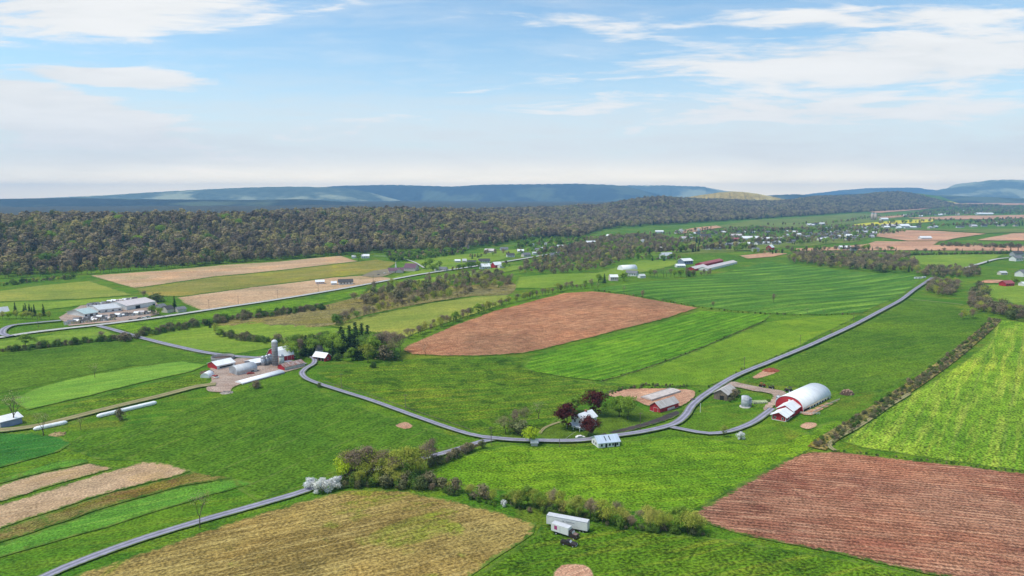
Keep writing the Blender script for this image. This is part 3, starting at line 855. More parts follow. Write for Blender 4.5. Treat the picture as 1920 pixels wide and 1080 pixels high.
BARK = mat("bark", g(96, 84, 72), 0.95, 0.25, 2.0)
BARK_DARK = mat("bark_dark", g(66, 58, 50), 0.95, 0.25, 2.0)
LEAF = {
    'olive': leaf_mat("leaf_olive", [(0, g(116, 128, 56)), (0.4, g(134, 146, 58)), (0.75, g(150, 150, 78)), (1, g(112, 132, 52))]),
    'leafy': leaf_mat("leaf_green", [(0, g(96, 126, 46)), (0.5, g(116, 142, 52)), (1, g(80, 108, 46))], gain=1.55),
    'lime': leaf_mat("leaf_lime", [(0, g(150, 168, 40)), (1, g(136, 164, 44))]),
    'grey': leaf_mat("bud_grey", [(0, g(134, 122, 104)), (0.35, g(122, 112, 94)), (0.65, g(144, 136, 106)), (0.85, g(138, 120, 100)), (1, g(128, 132, 88))], gain=1.15),
    'pine': leaf_mat("needle_dark", [(0, g(40, 62, 40)), (1, g(52, 74, 44))], 0.1),
    'copper': leaf_mat("leaf_copper", [(0, g(92, 48, 46)), (1, g(80, 42, 42))], 0.15, gain=1.05),
    'blossom': leaf_mat("blossom_white", [(0, g(214, 212, 200)), (1, g(222, 214, 208))], 0.3),
    'wood': leaf_mat("leaf_wood", [(0, g(72, 66, 58)), (0.14, g(96, 86, 74)), (0.27, g(118, 106, 90)), (0.38, g(84, 80, 64)), (0.5, g(150, 138, 110)), (0.62, g(122, 116, 82)), (0.74, g(158, 150, 98)), (0.86, g(102, 112, 60)), (1, g(84, 100, 56))], 0.12, 0.22, 0.45, gain=1.3, zone=0.5),
    'bare': leaf_mat("bud_bare", [(0, g(150, 140, 116)), (1, g(136, 140, 104))], 0.3),
    'scrub': leaf_mat("scrub_twig", [(0, g(112, 102, 84)), (0.4, g(100, 104, 72)), (0.7, g(84, 98, 58)), (1, g(126, 116, 92))], 0.2),
    'bush': leaf_mat("leaf_bush", [(0, g(70, 96, 40)), (0.5, g(96, 122, 50)), (1, g(58, 84, 42))], 0.2),
}


def tubes(segs):
    verts, faces = [], []
    for p0, p1, r0, r1 in segs:
        ax = (p1 - p0)
        if ax.length < 1e-5:
            continue
        ax.normalize()
        s = 6 if r0 > 0.12 else (4 if r0 > 0.05 else 3)
        a = ax.orthogonal().normalized(); b = ax.cross(a)
        i0 = len(verts)
        for p, r in ((p0, r0), (p1, r1)):
            for k in range(s):
                an = 2 * math.pi * k / s
                verts.append(p + (a * math.cos(an) + b * math.sin(an)) * r)
        for k in range(s):
            faces.append((i0 + k, i0 + (k + 1) % s, i0 + s + (k + 1) % s, i0 + s + k))
    return verts, faces


def grow(rng, H, trunk=0.28, levels=5, kids=(2, 3), ang=(22, 48), ratio=(0.62, 0.8), r0=None, up=0.12):
    segs, tips = [], []
    r0 = r0 or H * 0.018

    def rec(p, d, L, r, lv):
        n = 2
        for k in range(n):
            q = p + d * (L / n)
            r1 = r * 0.86
            segs.append((p, q, r, r1))
            p, r = q, r1
            d = (d + Vector((rng.gauss(0, 0.10), rng.gauss(0, 0.10), up * (0.3 if lv == 0 else 1.0)))).normalized()
            if lv >= 2:
                tips.append((p.copy(), d.copy(), lv))
        if lv >= levels or r < 0.008:
            return
        nk = rng.randint(*kids) + (1 if lv == 0 else 0)
        a0 = rng.uniform(0, 6.28)
        for k in range(nk):
            th = R(rng.uniform(*ang)) * (0.45 if (k == 0 and lv < 2) else 1.0)
            ph = a0 + 2 * math.pi * k / nk + rng.gauss(0, 0.3)
            o = d.orthogonal().normalized(); o2 = d.cross(o)
            nd = (d * math.cos(th) + (o * math.cos(ph) + o2 * math.sin(ph)) * math.sin(th)).normalized()
            rec(p, nd, L * rng.uniform(*ratio), r * rng.uniform(0.58, 0.72), lv + 1)

    rec(Vector((0, 0, -0.5)), Vector((0, 0, 1)), H * trunk, r0, 0)
    zmax = max(t[0].z for t in tips)
    f = H / zmax
    sc = lambda v: Vector((v.x * f, v.y * f, v.z * f if v.z > 0 else v.z))
    segs = [(sc(a), sc(b), c, d) for a, b, c, d in segs]
    tips = [(sc(a), d, l) for a, d, l in tips]
    return segs, tips


def leaf_mesh(name, P, N, size, rng, m):
    """many small leaf faces: quads at P facing roughly N"""
    n = len(P)
    P = np.asarray(P); N = np.asarray(N) + rng.normal(0, 0.55, (n, 3))
    N /= np.linalg.norm(N, axis=1)[:, None] + 1e-9
    A = np.cross(N, rng.normal(0, 1, (n, 3))); A /= np.linalg.norm(A, axis=1)[:, None] + 1e-9
    B = np.cross(N, A)
    s = (size * rng.uniform(0.55, 1.25, n))[:, None] * 0.5
    r = rng.uniform(0.55, 1.0, n)[:, None]
    V = np.stack([P - A * s - B * s * r * 0.6, P + A * s * 0.7 - B * s * r, P + A * s + B * s * r * 0.7, P - A * s * 0.6 + B * s * r], 1).reshape(-1, 3)
    me = bpy.data.meshes.new(name)
    me.vertices.add(4 * n); me.vertices.foreach_set('co', V.ravel())
    me.loops.add(4 * n); me.loops.foreach_set('vertex_index', np.arange(4 * n))
    me.polygons.add(n); me.polygons.foreach_set('loop_start', np.arange(n) * 4)
    me.materials.append(m)
    me.update(); me.validate()
    return me


def trunk_mesh(segs, m):
    v, f = tubes(segs)
    me = bpy.data.meshes.new("trunk")
    me.from_pydata([tuple(q) for q in v], [], f)
    me.materials.append(m)
    me.update()
    return me


PROTO = {}


def add_proto(kind, trunk_me, crown_me, H):
    PROTO.setdefault(kind, []).append((trunk_me, crown_me, H))


def tips_crown(tips, rng, n, spread, centre):
    T = np.array([tuple(t[0]) for t in tips])
    idx = rng.integers(0, len(T), n)
    P = T[idx] + rng.normal(0, spread, (n, 3)) * np.array([1, 1, 0.75])
    N = P - centre
    N /= np.linalg.norm(N, axis=1)[:, None] + 1e-9
    return P, N + np.array([0, 0, 0.35])


def lobes_crown(rng, n, H, base, rad, nl, lobe):
    """cauliflower crown: leaf faces over many overlapping lobes inside an egg"""
    C = []
    for k in range(nl):
        z = rng.uniform(0, 1) ** 0.7
        rr = rad * math.sin(math.pi * (0.18 + 0.72 * z)) ** 0.8 * rng.uniform(0.25, 0.85)
        a = rng.uniform(0, 6.28)
        C.append((rr * math.cos(a), rr * math.sin(a), base + (H - base - lobe * 0.6) * z))
    C = np.array(C)
    rl = lobe * rng.uniform(0.65, 1.15, nl)
    k = rng.integers(0, nl, n)
    D = rng.normal(0, 1, (n, 3)); D[:, 2] += 0.35
    D /= np.linalg.norm(D, axis=1)[:, None]
    P = C[k] + D * (rl[k] * rng.uniform(0.72, 1.04, n))[:, None]
    O = P - np.array([0, 0, base + (H - base) * 0.42])
    O /= np.linalg.norm(O, axis=1)[:, None] + 1e-9
    return P, D * 0.5 + O * 0.9


def build_protos():
    for i in range(4):                                     # woodland trees
        rn = np.random.default_rng(100 + i); rr = random.Random(100 + i)
        H = 17.0
        segs, tips = grow(rr, H * 0.85, 0.36, 3, (2, 3), (20, 42))
        P, N = lobes_crown(rn, 620, H, H * 0.30, 4.6 + 0.5 * i, 20 + 3 * i, 2.1)
        add_proto('wood', trunk_mesh(segs, BARK), leaf_mesh("crown", P, N, 1.15, rn, LEAF['wood']), H)
    for kind, n, sz, sp, H, trunk, ang, seedb in (('olive', 2100, 0.38, 0.75, 12, 0.24, (20, 46), 200), ('leafy', 3400, 0.5, 0.8, 12, 0.22, (24, 52), 220),
                                                   ('lime', 2400, 0.5, 0.75, 9, 0.22, (26, 54), 240), ('copper', 4200, 0.52, 0.8, 12, 0.22, (26, 54), 260),
                                                   ('grey', 1700, 0.36, 0.7, 12, 0.26, (18, 40), 280)):
        for i in range(3):
            rn = np.random.default_rng(seedb + i); rr = random.Random(seedb + i)
            segs, tips = grow(rr, H * 0.94, trunk, 5 if kind in ('olive', 'grey') else 4, (2, 3), ang)
            P, N = tips_crown(tips, rn, int(n * 0.45), sp, np.array([0, 0, H * 0.5]))
            rad = H * (0.27 if kind in ('grey', 'olive') else 0.33)
            P2, N2 = lobes_crown(rn, int(n * 0.6), H, H * (0.26 if kind != 'copper' else 0.2), rad, 22 + 3 * i, H * 0.105)
            P, N = np.concatenate([P, P2]), np.concatenate([N, N2])
            keep = P[:, 2] > H * 0.14
            add_proto(kind, trunk_mesh(segs, BARK if kind in ('grey', 'olive') else BARK_DARK), leaf_mesh("crown", P[keep], N[keep], sz, rn, LEAF[kind]), H)
    for i in range(3):                                     # still bare trees with a haze of buds
        rn = np.random.default_rng(300 + i); rr = random.Random(300 + i)
        segs, tips = grow(rr, 12, 0.22, 6, (2, 3), (22, 46), r0=0.24)
        P, N = tips_crown(tips, rn, 420, 0.3, np.array([0, 0, 6]))
        add_proto('bare', trunk_mesh(segs, BARK), leaf_mesh("crown", P, N, 0.22, rn, LEAF['bare']), 12)
    for i in range(3):                                     # conifers
        rn = np.random.default_rng(320 + i); rr = random.Random(320 + i)
        H = 16.0
        segs = [(Vector((0, 0, -0.5)), Vector((0, 0, H * 0.97)), 0.26, 0.04)]
        P, N = [], []
        z = 1.4
        while z < H:
            rad = 3.3 * (1 - z / H) ** 0.85 + 0.25
            nb = max(5, int(10 * (1 - z / H) + 4))
            for k in range(nb):
                a = rr.uniform(0, 6.28); L = rad * rr.uniform(0.6, 1.1)
                for q in range(max(3, int(L * 4.2))):
                    t = (q + rr.random()) / max(3, int(L * 4.2))
                    P.append((math.cos(a) * L * t + rr.gauss(0, .18), math.sin(a) * L * t + rr.gauss(0, .18), z - 0.32 * L * t + rr.gauss(0, .14)))
                    N.append((math.cos(a) * 0.5, math.sin(a) * 0.5, 0.8))
            z += 0.62
        add_proto('pine', trunk_mesh(segs, BARK_DARK), leaf_mesh("crown", P, N, 0.62, rn, LEAF['pine']), H)
    for kind, H, rad, n, sz, seedb in (('blossom', 6, 3.6, 2600, 0.38, 340), ('bush', 4, 2.3, 900, 0.42, 360), ('scrub', 4, 2.4, 620, 0.42, 380)):
        for i in range(3):
            rn = np.random.default_rng(seedb + i); rr = random.Random(seedb + i)
            segs = []
            for k in range(5):
                s2, _ = grow(rr, H * rr.uniform(0.6, 0.85), 0.22, 3, (2, 3), (20, 45), r0=0.07)
                a = rr.uniform(0, 6.28); off = Vector((math.cos(a), math.sin(a), 0)) * 0.04
                lean = Vector((math.cos(a), math.sin(a), 0)) * 0.35
                segs += [(p + off + lean * max(p.z, 0), q + off + lean * max(q.z, 0), r1, r2) for p, q, r1, r2 in s2]
            P, N = lobes_crown(rn, n, H, H * 0.10, rad, 30, 0.85 if H < 5 else 1.0)
            P = P + rn.normal(0, 0.22, P.shape)
            P[:, 2] = np.maximum(P[:, 2], 0.1)
            add_proto(kind, trunk_mesh(segs, BARK), leaf_mesh("crown", P, N, sz, rn, LEAF[kind]), H)


build_protos()
CROWN = {}
TREE_RNG = random.Random(5)
NAMES = {'wood': 'woodland_tree', 'olive': 'spring_tree', 'leafy': 'leafy_tree', 'lime': 'lime_green_tree', 'copper': 'copper_beech', 'grey': 'budding_tree', 'bare': 'bare_tree', 'pine': 'conifer', 'blossom': 'blossom_shrub', 'bush': 'bush', 'scrub': 'scrub_bush'}
N_TREES = 0


def tree(kind, x, y, h, label, group=None, wide=1.0, var=None):
    global N_TREES
    N_TREES += 1
    lst = PROTO[kind]
    i = TREE_RNG.randrange(len(lst)) if var is None else var
    if (kind, 0) not in CROWN: i = 0
    elif (kind, 1) not in CROWN: i = 1
    elif (kind, 2) not in CROWN: i = 2
    elif len(lst) > 3 and (kind, 3) not in CROWN: i = 3
    tm, cm, H = lst[i]
    e = bpy.data.objects.new(NAMES[kind], None)
    e.empty_display_size = 0.5
    s = h / H
    e.location = (x, y, h1(x, y))
    e.scale = (s * wide, s * wide, s)
    e.rotation_euler = (0, 0, TREE_RNG.uniform(0, 6.28))
    col.objects.link(e)
    t = bpy.data.objects.new("trunk", tm); t.parent = e; col.objects.link(t)
    c = bpy.data.objects.new("crown", cm); c.parent = e; col.objects.link(c)
    CROWN.setdefault((kind, i), c)
    tag(e, label, 'shrub' if kind in ('bush', 'scrub', 'blossom') else 'tree', group)
    return e


def tree_px(kind, u, v, h, label, group=None, wide=1.0, var=None):
    p = G(u, v)
    return tree(kind, p.x, p.y, h, label, group, wide, var)


def stuff(name, label, pts, kinds, sc, seed=1, wide=(0.9, 1.15)):
    """a mass nobody could count: one object, crowns set on points by geometry nodes"""
    rng = np.random.default_rng(seed)
    pts = np.asarray(pts, float)
    n = len(pts)
    if n == 0:
        return
    z = hgt(pts[:, 0], pts[:, 1])
    me = bpy.data.meshes.new(name)
    me.vertices.add(n)
    me.vertices.foreach_set('co', np.stack([pts[:, 0], pts[:, 1], z], -1).ravel())
    objs = [CROWN[k] for k in sorted(CROWN) if k[0] in kinds]
    wts = np.array([kinds[k[0]] for k in sorted(CROWN) if k[0] in kinds], float); wts /= wts.sum()
    Hs = np.array([PROTO[k[0]][0][2] for k in sorted(CROWN) if k[0] in kinds])
    pick = rng.choice(len(objs), n, p=wts)
    hts = rng.uniform(sc[0], sc[1], n) * (1 + 0.12 * rng.normal(0, 1, n)).clip(0.7, 1.4)
    s = hts / Hs[pick]
    wd = rng.uniform(wide[0], wide[1], n)
    at = me.attributes.new('tsc', 'FLOAT_VECTOR', 'POINT'); at.data.foreach_set('vector', np.stack([s * wd, s * wd, s], -1).ravel())
    at = me.attributes.new('trot', 'FLOAT_VECTOR', 'POINT'); at.data.foreach_set('vector', np.stack([np.zeros(n), np.zeros(n), rng.uniform(0, 6.28, n)], -1).ravel())
    at = me.attributes.new('tpick', 'INT', 'POINT'); at.data.foreach_set('value', pick.astype(np.int32))
    o = bpy.data.objects.new(name, me)
    col.objects.link(o)
    ng = bpy.data.node_groups.new(name, 'GeometryNodeTree')
    ng.interface.new_socket('Geometry', in_out='INPUT', socket_type='NodeSocketGeometry')
    ng.interface.new_socket('Geometry', in_out='OUTPUT', socket_type='NodeSocketGeometry')
    N, L = ng.nodes, ng.links
    gi, go = N.new('NodeGroupInput'), N.new('NodeGroupOutput')
    gti = N.new('GeometryNodeGeometryToInstance')
    for ob in reversed(objs):
        oi = N.new('GeometryNodeObjectInfo')
        oi.transform_space = 'ORIGINAL'
        oi.inputs['Object'].default_value = ob
        oi.inputs['As Instance'].default_value = False
        g2 = N.new('GeometryNodeGeometryToInstance')
        L.new(oi.outputs['Geometry'], g2.inputs[0])
        oi['k'] = 1
        ob_sock = g2.outputs[0]
        if ob is objs[-1]:
            jn = N.new('GeometryNodeJoinGeometry')
        L.new(ob_sock, jn.inputs[0])
    N.remove(gti)

    def named(nm, typ):
        a = N.new('GeometryNodeInputNamedAttribute'); a.data_type = typ
        a.inputs['Name'].default_value = nm
        return a.outputs['Attribute']
    ip = N.new('GeometryNodeInstanceOnPoints')
    L.new(gi.outputs[0], ip.inputs['Points'])
    L.new(jn.outputs[0], ip.inputs['Instance'])
    ip.inputs['Pick Instance'].default_value = True
    L.new(named('tpick', 'INT'), ip.inputs['Instance Index'])
    L.new(named('trot', 'FLOAT_VECTOR'), ip.inputs['Rotation'])
    L.new(named('tsc', 'FLOAT_VECTOR'), ip.inputs['Scale'])
    L.new(ip.outputs[0], go.inputs[0])
    md = o.modifiers.new('scatter', 'NODES'); md.node_group = ng
    tag(o, label, kind='stuff')
    return o


def poly_pts(px, spacing, seed=0):
    """jittered points inside a surveyed outline"""
    P = [G(*p) for p in px]
    a = np.array([(p.x, p.y) for p in P])
    rng = np.random.default_rng(seed)
    gx, gy = np.meshgrid(np.arange(a[:, 0].min(), a[:, 0].max(), spacing), np.arange(a[:, 1].min(), a[:, 1].max(), spacing))
    gx = gx.ravel() + rng.uniform(-.45, .45, gx.size) * spacing
    gy = gy.ravel() + rng.uniform(-.45, .45, gy.size) * spacing
    ok = inside(gx, gy, [tuple(q) for q in a])
    return np.stack([gx[ok], gy[ok]], -1)


def line_pts(px, n, width, seed=0):
    P = [G(*p) for p in px]
    rng = random.Random(seed)
    L = [0.0]
    for a, b in zip(P[:-1], P[1:]):
        L.append(L[-1] + (b - a).length)
    out = []
    for k in range(n):
        s = (k + rng.uniform(0.1, 0.9)) / n * L[-1]
        i = max(j for j in range(len(P) - 1) if L[j] <= s)
        a, b = P[i], P[i + 1]
        t = (s - L[i]) / max(L[i + 1] - L[i], 1e-6)
        q = a.lerp(b, t)
        nn = Vector((-(b - a).y, (b - a).x)).normalized()
        q = q + nn * rng.uniform(-.5, .5) * width
        out.append((q.x, q.y))
    return out


def tree_line(px, n, width, kinds, hr, label, group, seed, wide=(0.9, 1.15)):
    rng = random.Random(seed)
    ks = [k for k, c in kinds.items() for _ in range(c)]
    for (x, y) in line_pts(px, n, width, seed):
        k = rng.choice(ks)
        kn = {'grey': 'grey budding', 'olive': 'olive-green spring', 'leafy': 'leafy green', 'bare': 'bare', 'pine': 'dark conifer', 'lime': 'lime-green', 'bush': 'low green', 'scrub': 'grey scrubby'}[k]
        tree(k, x, y, rng.uniform(*hr), f"{kn} {label}", f"{kn} {group}", rng.uniform(*wide))


# --- single trees one can point to
bl = "blossom shrubs beside the lane"
tree_px('blossom', 583, 917, 4.6, "small white blossoming shrub at the end of the lane row", None, 1.0)
tree_px('blossom', 604, 924, 5.4, "large rounded white blossoming shrub beside the lane", None, 1.25)
tree_px('blossom', 628, 918, 5.0, "white blossoming shrub next to the hedge trees", None, 1.0)
tree_px('blossom', 944, 950, 2.4, "tiny pink-white blossoming shrub in the hedge")
tree_px('blossom', 1389, 824, 3.6, "small white blossoming shrub below the barn drive")
tree_px('olive', 1357, 819, 6.0, "slim young tree beside the barn drive")
for u, v, h, k, lb, wd in [
    (1064, 806, 13, 'copper', "copper beech left of the white farmhouse", 1.15),
    (1117, 781, 13.5, 'copper', "copper beech behind the white farmhouse", 1.05),
    (1104, 820, 10.5, 'copper', "copper beech in front of the white farmhouse", 1.05),
    (1078, 775, 9, 'leafy', "green tree behind the copper beeches", 1.3),
    (1161, 783, 11.5, 'leafy', "leafy tree on the lawn nearer the farmhouse", 1.2),
    (1177, 788, 12.5, 'leafy', "leafy tree on the lawn nearer the red barn", 1.05),
    (1010, 786, 10.0, 'bare', "wide bare tree in the pasture behind the farmhouse path", 1.2),
    (984, 803, 11.0, 'grey', "tall grey tree beside the footpath", 0.9),
    (966, 806, 10, 'grey', "grey tree at the lane corner, taller one", 1.0),
    (948, 812, 9, 'grey', "grey tree at the lane corner, with wide crown", 1.2),
    (972, 814, 7, 'scrub', "grey thicket under the lane corner trees", 1.6),
    (994, 834, 8.6, 'lime', "bright lime-green tree beside the small stone shed", 1.0),
    (375, 989, 12.5, 'bare', "lone bare tree beside the bottom lane", 0.9),
    (178, 709, 9.5, 'bare', "lone bare tree in the wide left pasture", 0.9),
    (26, 797, 17, 'bare', "tall bare tree behind the blue-sided shed", 1.1),
    (82, 818, 12, 'bare', "bare tree between the two silage bags", 1.0),
    (152, 806, 7, 'bare', "small bare tree below the farm track", 1.0),
    (225, 788, 6, 'scrub', "small bush below the long silage bag", 0.7),
    (798, 668, 8.5, 'bare', "bare tree at the lower edge of the brown field", 0.9),
    (1450, 567, 9, 'grey', "lone grey tree inside the striped crop field", 0.8),
    (1337, 578, 7, 'grey', "small grey tree at the tip of the brown field", 0.8),
    (1205, 560, 9, 'grey', "grey tree on the upper edge of the brown field", 0.8),
    (1170, 553, 11, 'bare', "thin bare tree on the upper edge of the brown field", 0.8),
    (1121, 546, 11, 'bare', "bare tree at the top corner of the brown field", 0.8),
    (1514, 590, 7, 'bare', "thin bare tree on the crop boundary, by the road end", 0.7),
    (1545, 591, 6, 'bare', "thin bare tree on the crop boundary, away from the road", 0.7),
    (480, 728, 4.5, 'scrub', "brown brush clump on the yard bank", 1.2),
    (598, 727, 3.0, 'scrub', "lone shrub inside the lane bend", 0.9),
    (404, 628, 10, 'olive', "pale yellow tree on the creek bend", 0.8),
    (412, 632, 7, 'leafy', "green bush tree beside the pale yellow tree", 1.2),
    (394, 615, 8, 'pine', "dark conifer on the creek brush", 1.0),
    (48, 648, 9, 'leafy', "broad green tree on the ramp hedge", 1.4),
    (190, 637, 7, 'grey', "grey tree on the pasture hedge", 1.2),
    (236, 640, 7, 'scrub', "dark bush beside the side road", 1.4),
    (256, 638, 8, 'bare', "bare tree beside the side road", 0.9),
    (328, 583, 15, 'pine', "tall dark conifer behind the shed yard houses", 1.1),
    (287, 590, 9, 'leafy', "green tree at the corner of the sales yard", 1.1),
    (298, 592, 8, 'leafy', "small green tree beside the yard houses", 1.1),
    (270, 560, 9, 'grey', "round dark tree behind the sales yard", 1.3),
    (296, 566, 9, 'scrub', "grey brush behind the sales yard", 1.8),
    (1852, 494, 5, 'leafy', "small tree at the pale road", 1.0),
    (1900, 534, 10, 'leafy', "round pale green tree behind the small red barn", 1.3),
    (1908, 478, 14, 'pine', "dark conifer beside the dark-roofed house", 1.1),
    (1122, 530, 11, 'leafy', "dark tree left of the pink shed", 1.1),
    (1133, 531, 12, 'pine', "dark conifer left of the pink shed", 1.4),
    (1170, 527, 11, 'leafy', "dark rounded tree right of the pink shed", 1.3),
    (672, 489, 14, 'leafy', "round green tree before the wood-edge house", 1.2),
    (797, 505, 12, 'leafy', "dark round tree right of the church", 1.1),
    (806, 503, 16, 'leafy', "tallest dark tree right of the church", 1.0),
    (812, 509, 11, 'leafy', "low broad dark tree right of the church", 1.5),
    (824, 503, 12, 'leafy', "dark tree above the small white house", 1.0),
    (945, 505, 10, 'leafy', "dark tree beside the red highway barn", 1.2),
    (1690, 483, 14, 'leafy', "broad dark green tree at the end of the brown wood", 1.4),
]:
    tree_px(k, u, v, h, lb, None, wd)

# --- rows and clumps
for u, v, h, k, wd in [(646, 905, 10, 'lime', .9), (664, 906, 14, 'grey', 1), (676, 903, 13, 'olive', 1), (690, 900, 14, 'grey', 1.1), (706, 903, 12, 'grey', 1), (717, 907, 10.5, 'olive', 1), (730, 906, 9.5, 'olive', 1.2), (742, 897, 12.5, 'olive', 1.1), (755, 902, 8, 'leafy', 1.1), (764, 890, 12, 'olive', 1.1), (780, 886, 10.5, 'olive', 1.1), (796, 878, 10, 'grey', 1), (811, 872, 11.5, 'grey', 0.9), (655, 900, 12, 'olive', 1.1), (683, 908, 9, 'olive', 1.2), (698, 896, 12, 'olive', 1.1), (724, 897, 12.5, 'grey', 1.1), (735, 903, 11, 'grey', 1), (750, 894, 11, 'olive', 1.2), (773, 894, 8, 'olive', 1.3), (788, 890, 7, 'olive', 1.2), (803, 868, 9, 'olive', 1.1), (670, 911, 6, 'olive', 1.3), (708, 911, 5.5, 'olive', 1.4), (742, 911, 6, 'olive', 1.4)]:
    kn = {'grey': 'grey budding', 'olive': 'olive-green spring', 'leafy': 'leafy green', 'lime': 'lime-green'}[k]
    tree_px(k, u, v, h, f"{kn} tree in the tall hedge behind the blossom shrubs", "trees of the tall hedge, " + kn, wd)
tree_line([(800, 910), (880, 928), (950, 946)], 9, 3, {'olive': 3, 'scrub': 2}, (3, 6), "growth in the thin hedge above the olive field", "growth of the thin hedge", 11)
tree_line([(955, 947), (1020, 957), (1090, 970), (1180, 985), (1260, 996), (1320, 1003)], 34, 5, {'olive': 6, 'grey': 1, 'leafy': 1}, (5.0, 8.6), "tree in the hedge behind the parked trailer", "trees of the trailer hedge", 12)
tree_line([(806, 876), (850, 860), (905, 838)], 18, 2.5, {'scrub': 4, 'grey': 1}, (2.4, 4.5), "growth along the lane verge", "growth of the lane verge", 13)
for u, v, h, k in [(645, 668, 19, 'pine'), (656, 662, 20, 'pine'), (667, 658, 21, 'pine'), (679, 656, 20, 'pine'), (690, 655, 18, 'pine'), (640, 655, 17, 'pine'), (672, 674, 14, 'pine'), (574, 668, 15, 'pine'), (590, 662, 13, 'pine'), (624, 672, 12, 'pine')]:
    tree_px(k, u, v, h, "dark conifer in the farm shelter belt", "conifers of the shelter belt", 1.75)
for u, v, h, k in [(700, 672, 16, 'leafy'), (690, 680, 13, 'olive'), (714, 670, 17, 'grey'), (727, 668, 17, 'grey'), (740, 664, 16, 'grey'), (751, 660, 14, 'grey'), (720, 676, 10, 'scrub'), (742, 676, 6, 'bush'), (540, 668, 11, 'olive'), (549, 673, 12, 'leafy'), (556, 664, 14, 'leafy'), (564, 668, 12, 'grey'), (608, 662, 15, 'leafy'), (618, 664, 14, 'leafy'), (600, 660, 14, 'grey'), (528, 662, 8, 'olive'), (632, 676, 5, 'bush'), (700, 690, 4, 'bush'), (584, 668, 13, 'leafy'), (568, 664, 14, 'olive'), (628, 664, 15, 'leafy'), (636, 668, 13, 'leafy'), (704, 664, 16, 'leafy'), (660, 676, 9, 'leafy'), (684, 668, 15, 'leafy'), (722, 660, 16, 'grey'), (734, 672, 13, 'grey')]:
    kn = {'grey': 'grey budding', 'olive': 'olive-green spring', 'leafy': 'leafy green', 'scrub': 'grey scrubby', 'bush': 'low green'}[k]
    tree_px(k, u, v, h, f"{kn} growth beside the farm conifers", f"{kn} growth of the shelter belt", 1.1)
tree_line([(768, 636), (800, 624), (850, 604), (900, 586), (950, 570), (1010, 556), (1060, 545), (1112, 540)], 62, 6, {'grey': 4, 'olive': 3, 'leafy': 1}, (6, 11), "tree in the row above the brown field", "trees of the row above the brown field", 14)
tree_line([(1690, 478), (1760, 476), (1830, 475), (1900, 474)], 14, 5, {'grey': 3, 'bare': 1, 'pine': 1}, (8, 13), "tree on the far hedge before the pink field", "trees of the far hedge", 15)
tree_line([(0, 598), (60, 598), (90, 600)], 8, 6, {'lime': 1, 'olive': 2}, (6, 9), "tree along the service loop", "trees along the service loop", 16)
tree_line([(22, 590), (50, 588), (75, 594)], 8, 8, {'pine': 1}, (8, 12), "tree behind the white cottage", "conifers behind the cottage", 17)
tree_line([(1200, 517), (1240, 520), (1290, 520)], 12, 6, {'bare': 2, 'grey': 1, 'leafy': 1}, (9, 14), "tree between the white dome and the poultry barns", "trees before the poultry barns", 18)
tree_line([(1290, 519), (1310, 518), (1335, 517)], 7, 10, {'grey': 2, 'bush': 1}, (7, 11), "growth at the poultry barn end", "growth at the poultry barn end", 19)
# front of the big wood: each tree on its own
fr = random.Random(77)
for k, (x, y) in enumerate(line_pts([(-10, 524), (100, 519), (168, 515), (300, 506), (420, 495), (520, 489), (590, 482), (650, 478), (700, 480)], 92, 8, 20)):
    tree('wood', x - 6, y + 8, fr.uniform(13, 19), "woodland tree on the front edge of the big wood", "front trees of the big wood", fr.uniform(0.9, 1.2))

def wood_pts(line, s0, s1, spacing, ymin, ymax, seed, marg=0.86):
    rng = np.random.default_rng(seed)
    x0, x1 = line[:, 0].min() - s1, line[:, 0].max() + 50
    gx, gy = np.meshgrid(np.arange(max(x0, -ymax), min(x1, ymax), spacing), np.arange(ymin, ymax, spacing))
    gx = gx.ravel() + rng.uniform(-.48, .48, gx.size) * spacing
    gy = gy.ravel() + rng.uniform(-.48, .48, gy.size) * spacing
    ok = np.abs(gx) < marg * gy + 60
    gx, gy = gx[ok], gy[ok]
    s, ny = side_dist(gx, gy, line)
    wob = 9 * np.sin(ny / 23) + 6 * np.sin(ny / 9.0)
    ok = (s > s0 + wob) & (s < s1) & (ny > line[0, 1] + 1) & (ny < line[-1, 1] - 1)
    return np.stack([gx[ok], gy[ok]], -1)


stuff("woodland", "big spring wood covering the left ridge", wood_pts(WOOD_BASE, 6, 560 * S, 12.0, 350, 2600, 1), {'wood': 10, 'pine': 0.5, 'leafy': 0.3}, (11, 24), 1, (0.85, 1.45))
stuff("woodland", "wooded ridge beyond the village", wood_pts(RIDGE_BASE, 0, 820 * S, 13.5, 1700, 6200, 2, 0.8), {'wood': 10, 'pine': 0.5}, (12, 24), 2, (1.0, 1.6))
stuff("scrub", "low brush under the tall hedge by the blossom shrubs", line_pts([(640, 910), (700, 908), (760, 912), (800, 912)], 40, 7, 31), {'scrub': 2, 'bush': 2}, (2.4, 5.0), 31)
stuff("scrub", "low brush along the trailer hedge", line_pts([(790, 906), (860, 926), (950, 948), (1060, 966), (1180, 988), (1330, 1005)], 90, 5, 32), {'scrub': 1, 'bush': 3}, (1.0, 3.2), 32)
stuff("scrub", "grey brush on the boundary beside the grain field", line_pts([(1535, 840), (1560, 822), (1620, 785), (1690, 738), (1740, 705), (1800, 660), (1850, 618), (1866, 600)], 430, 7, 33), {'scrub': 4, 'bush': 1}, (0.9, 2.8), 33)
stuff("scrub", "small bushes on the crop boundary below the brown field", line_pts([(1122, 716), (1200, 694), (1330, 646), (1436, 602)], 30, 1.5, 34), {'bush': 1}, (0.6, 1.5), 34)
stuff("scrub", "small bushes on the crop boundary above the brown field", line_pts([(1112, 545), (1200, 557), (1312, 577), (1400, 588), (1520, 592), (1600, 590)], 60, 2, 35), {'bush': 1, 'scrub': 1}, (0.8, 2.0), 35)
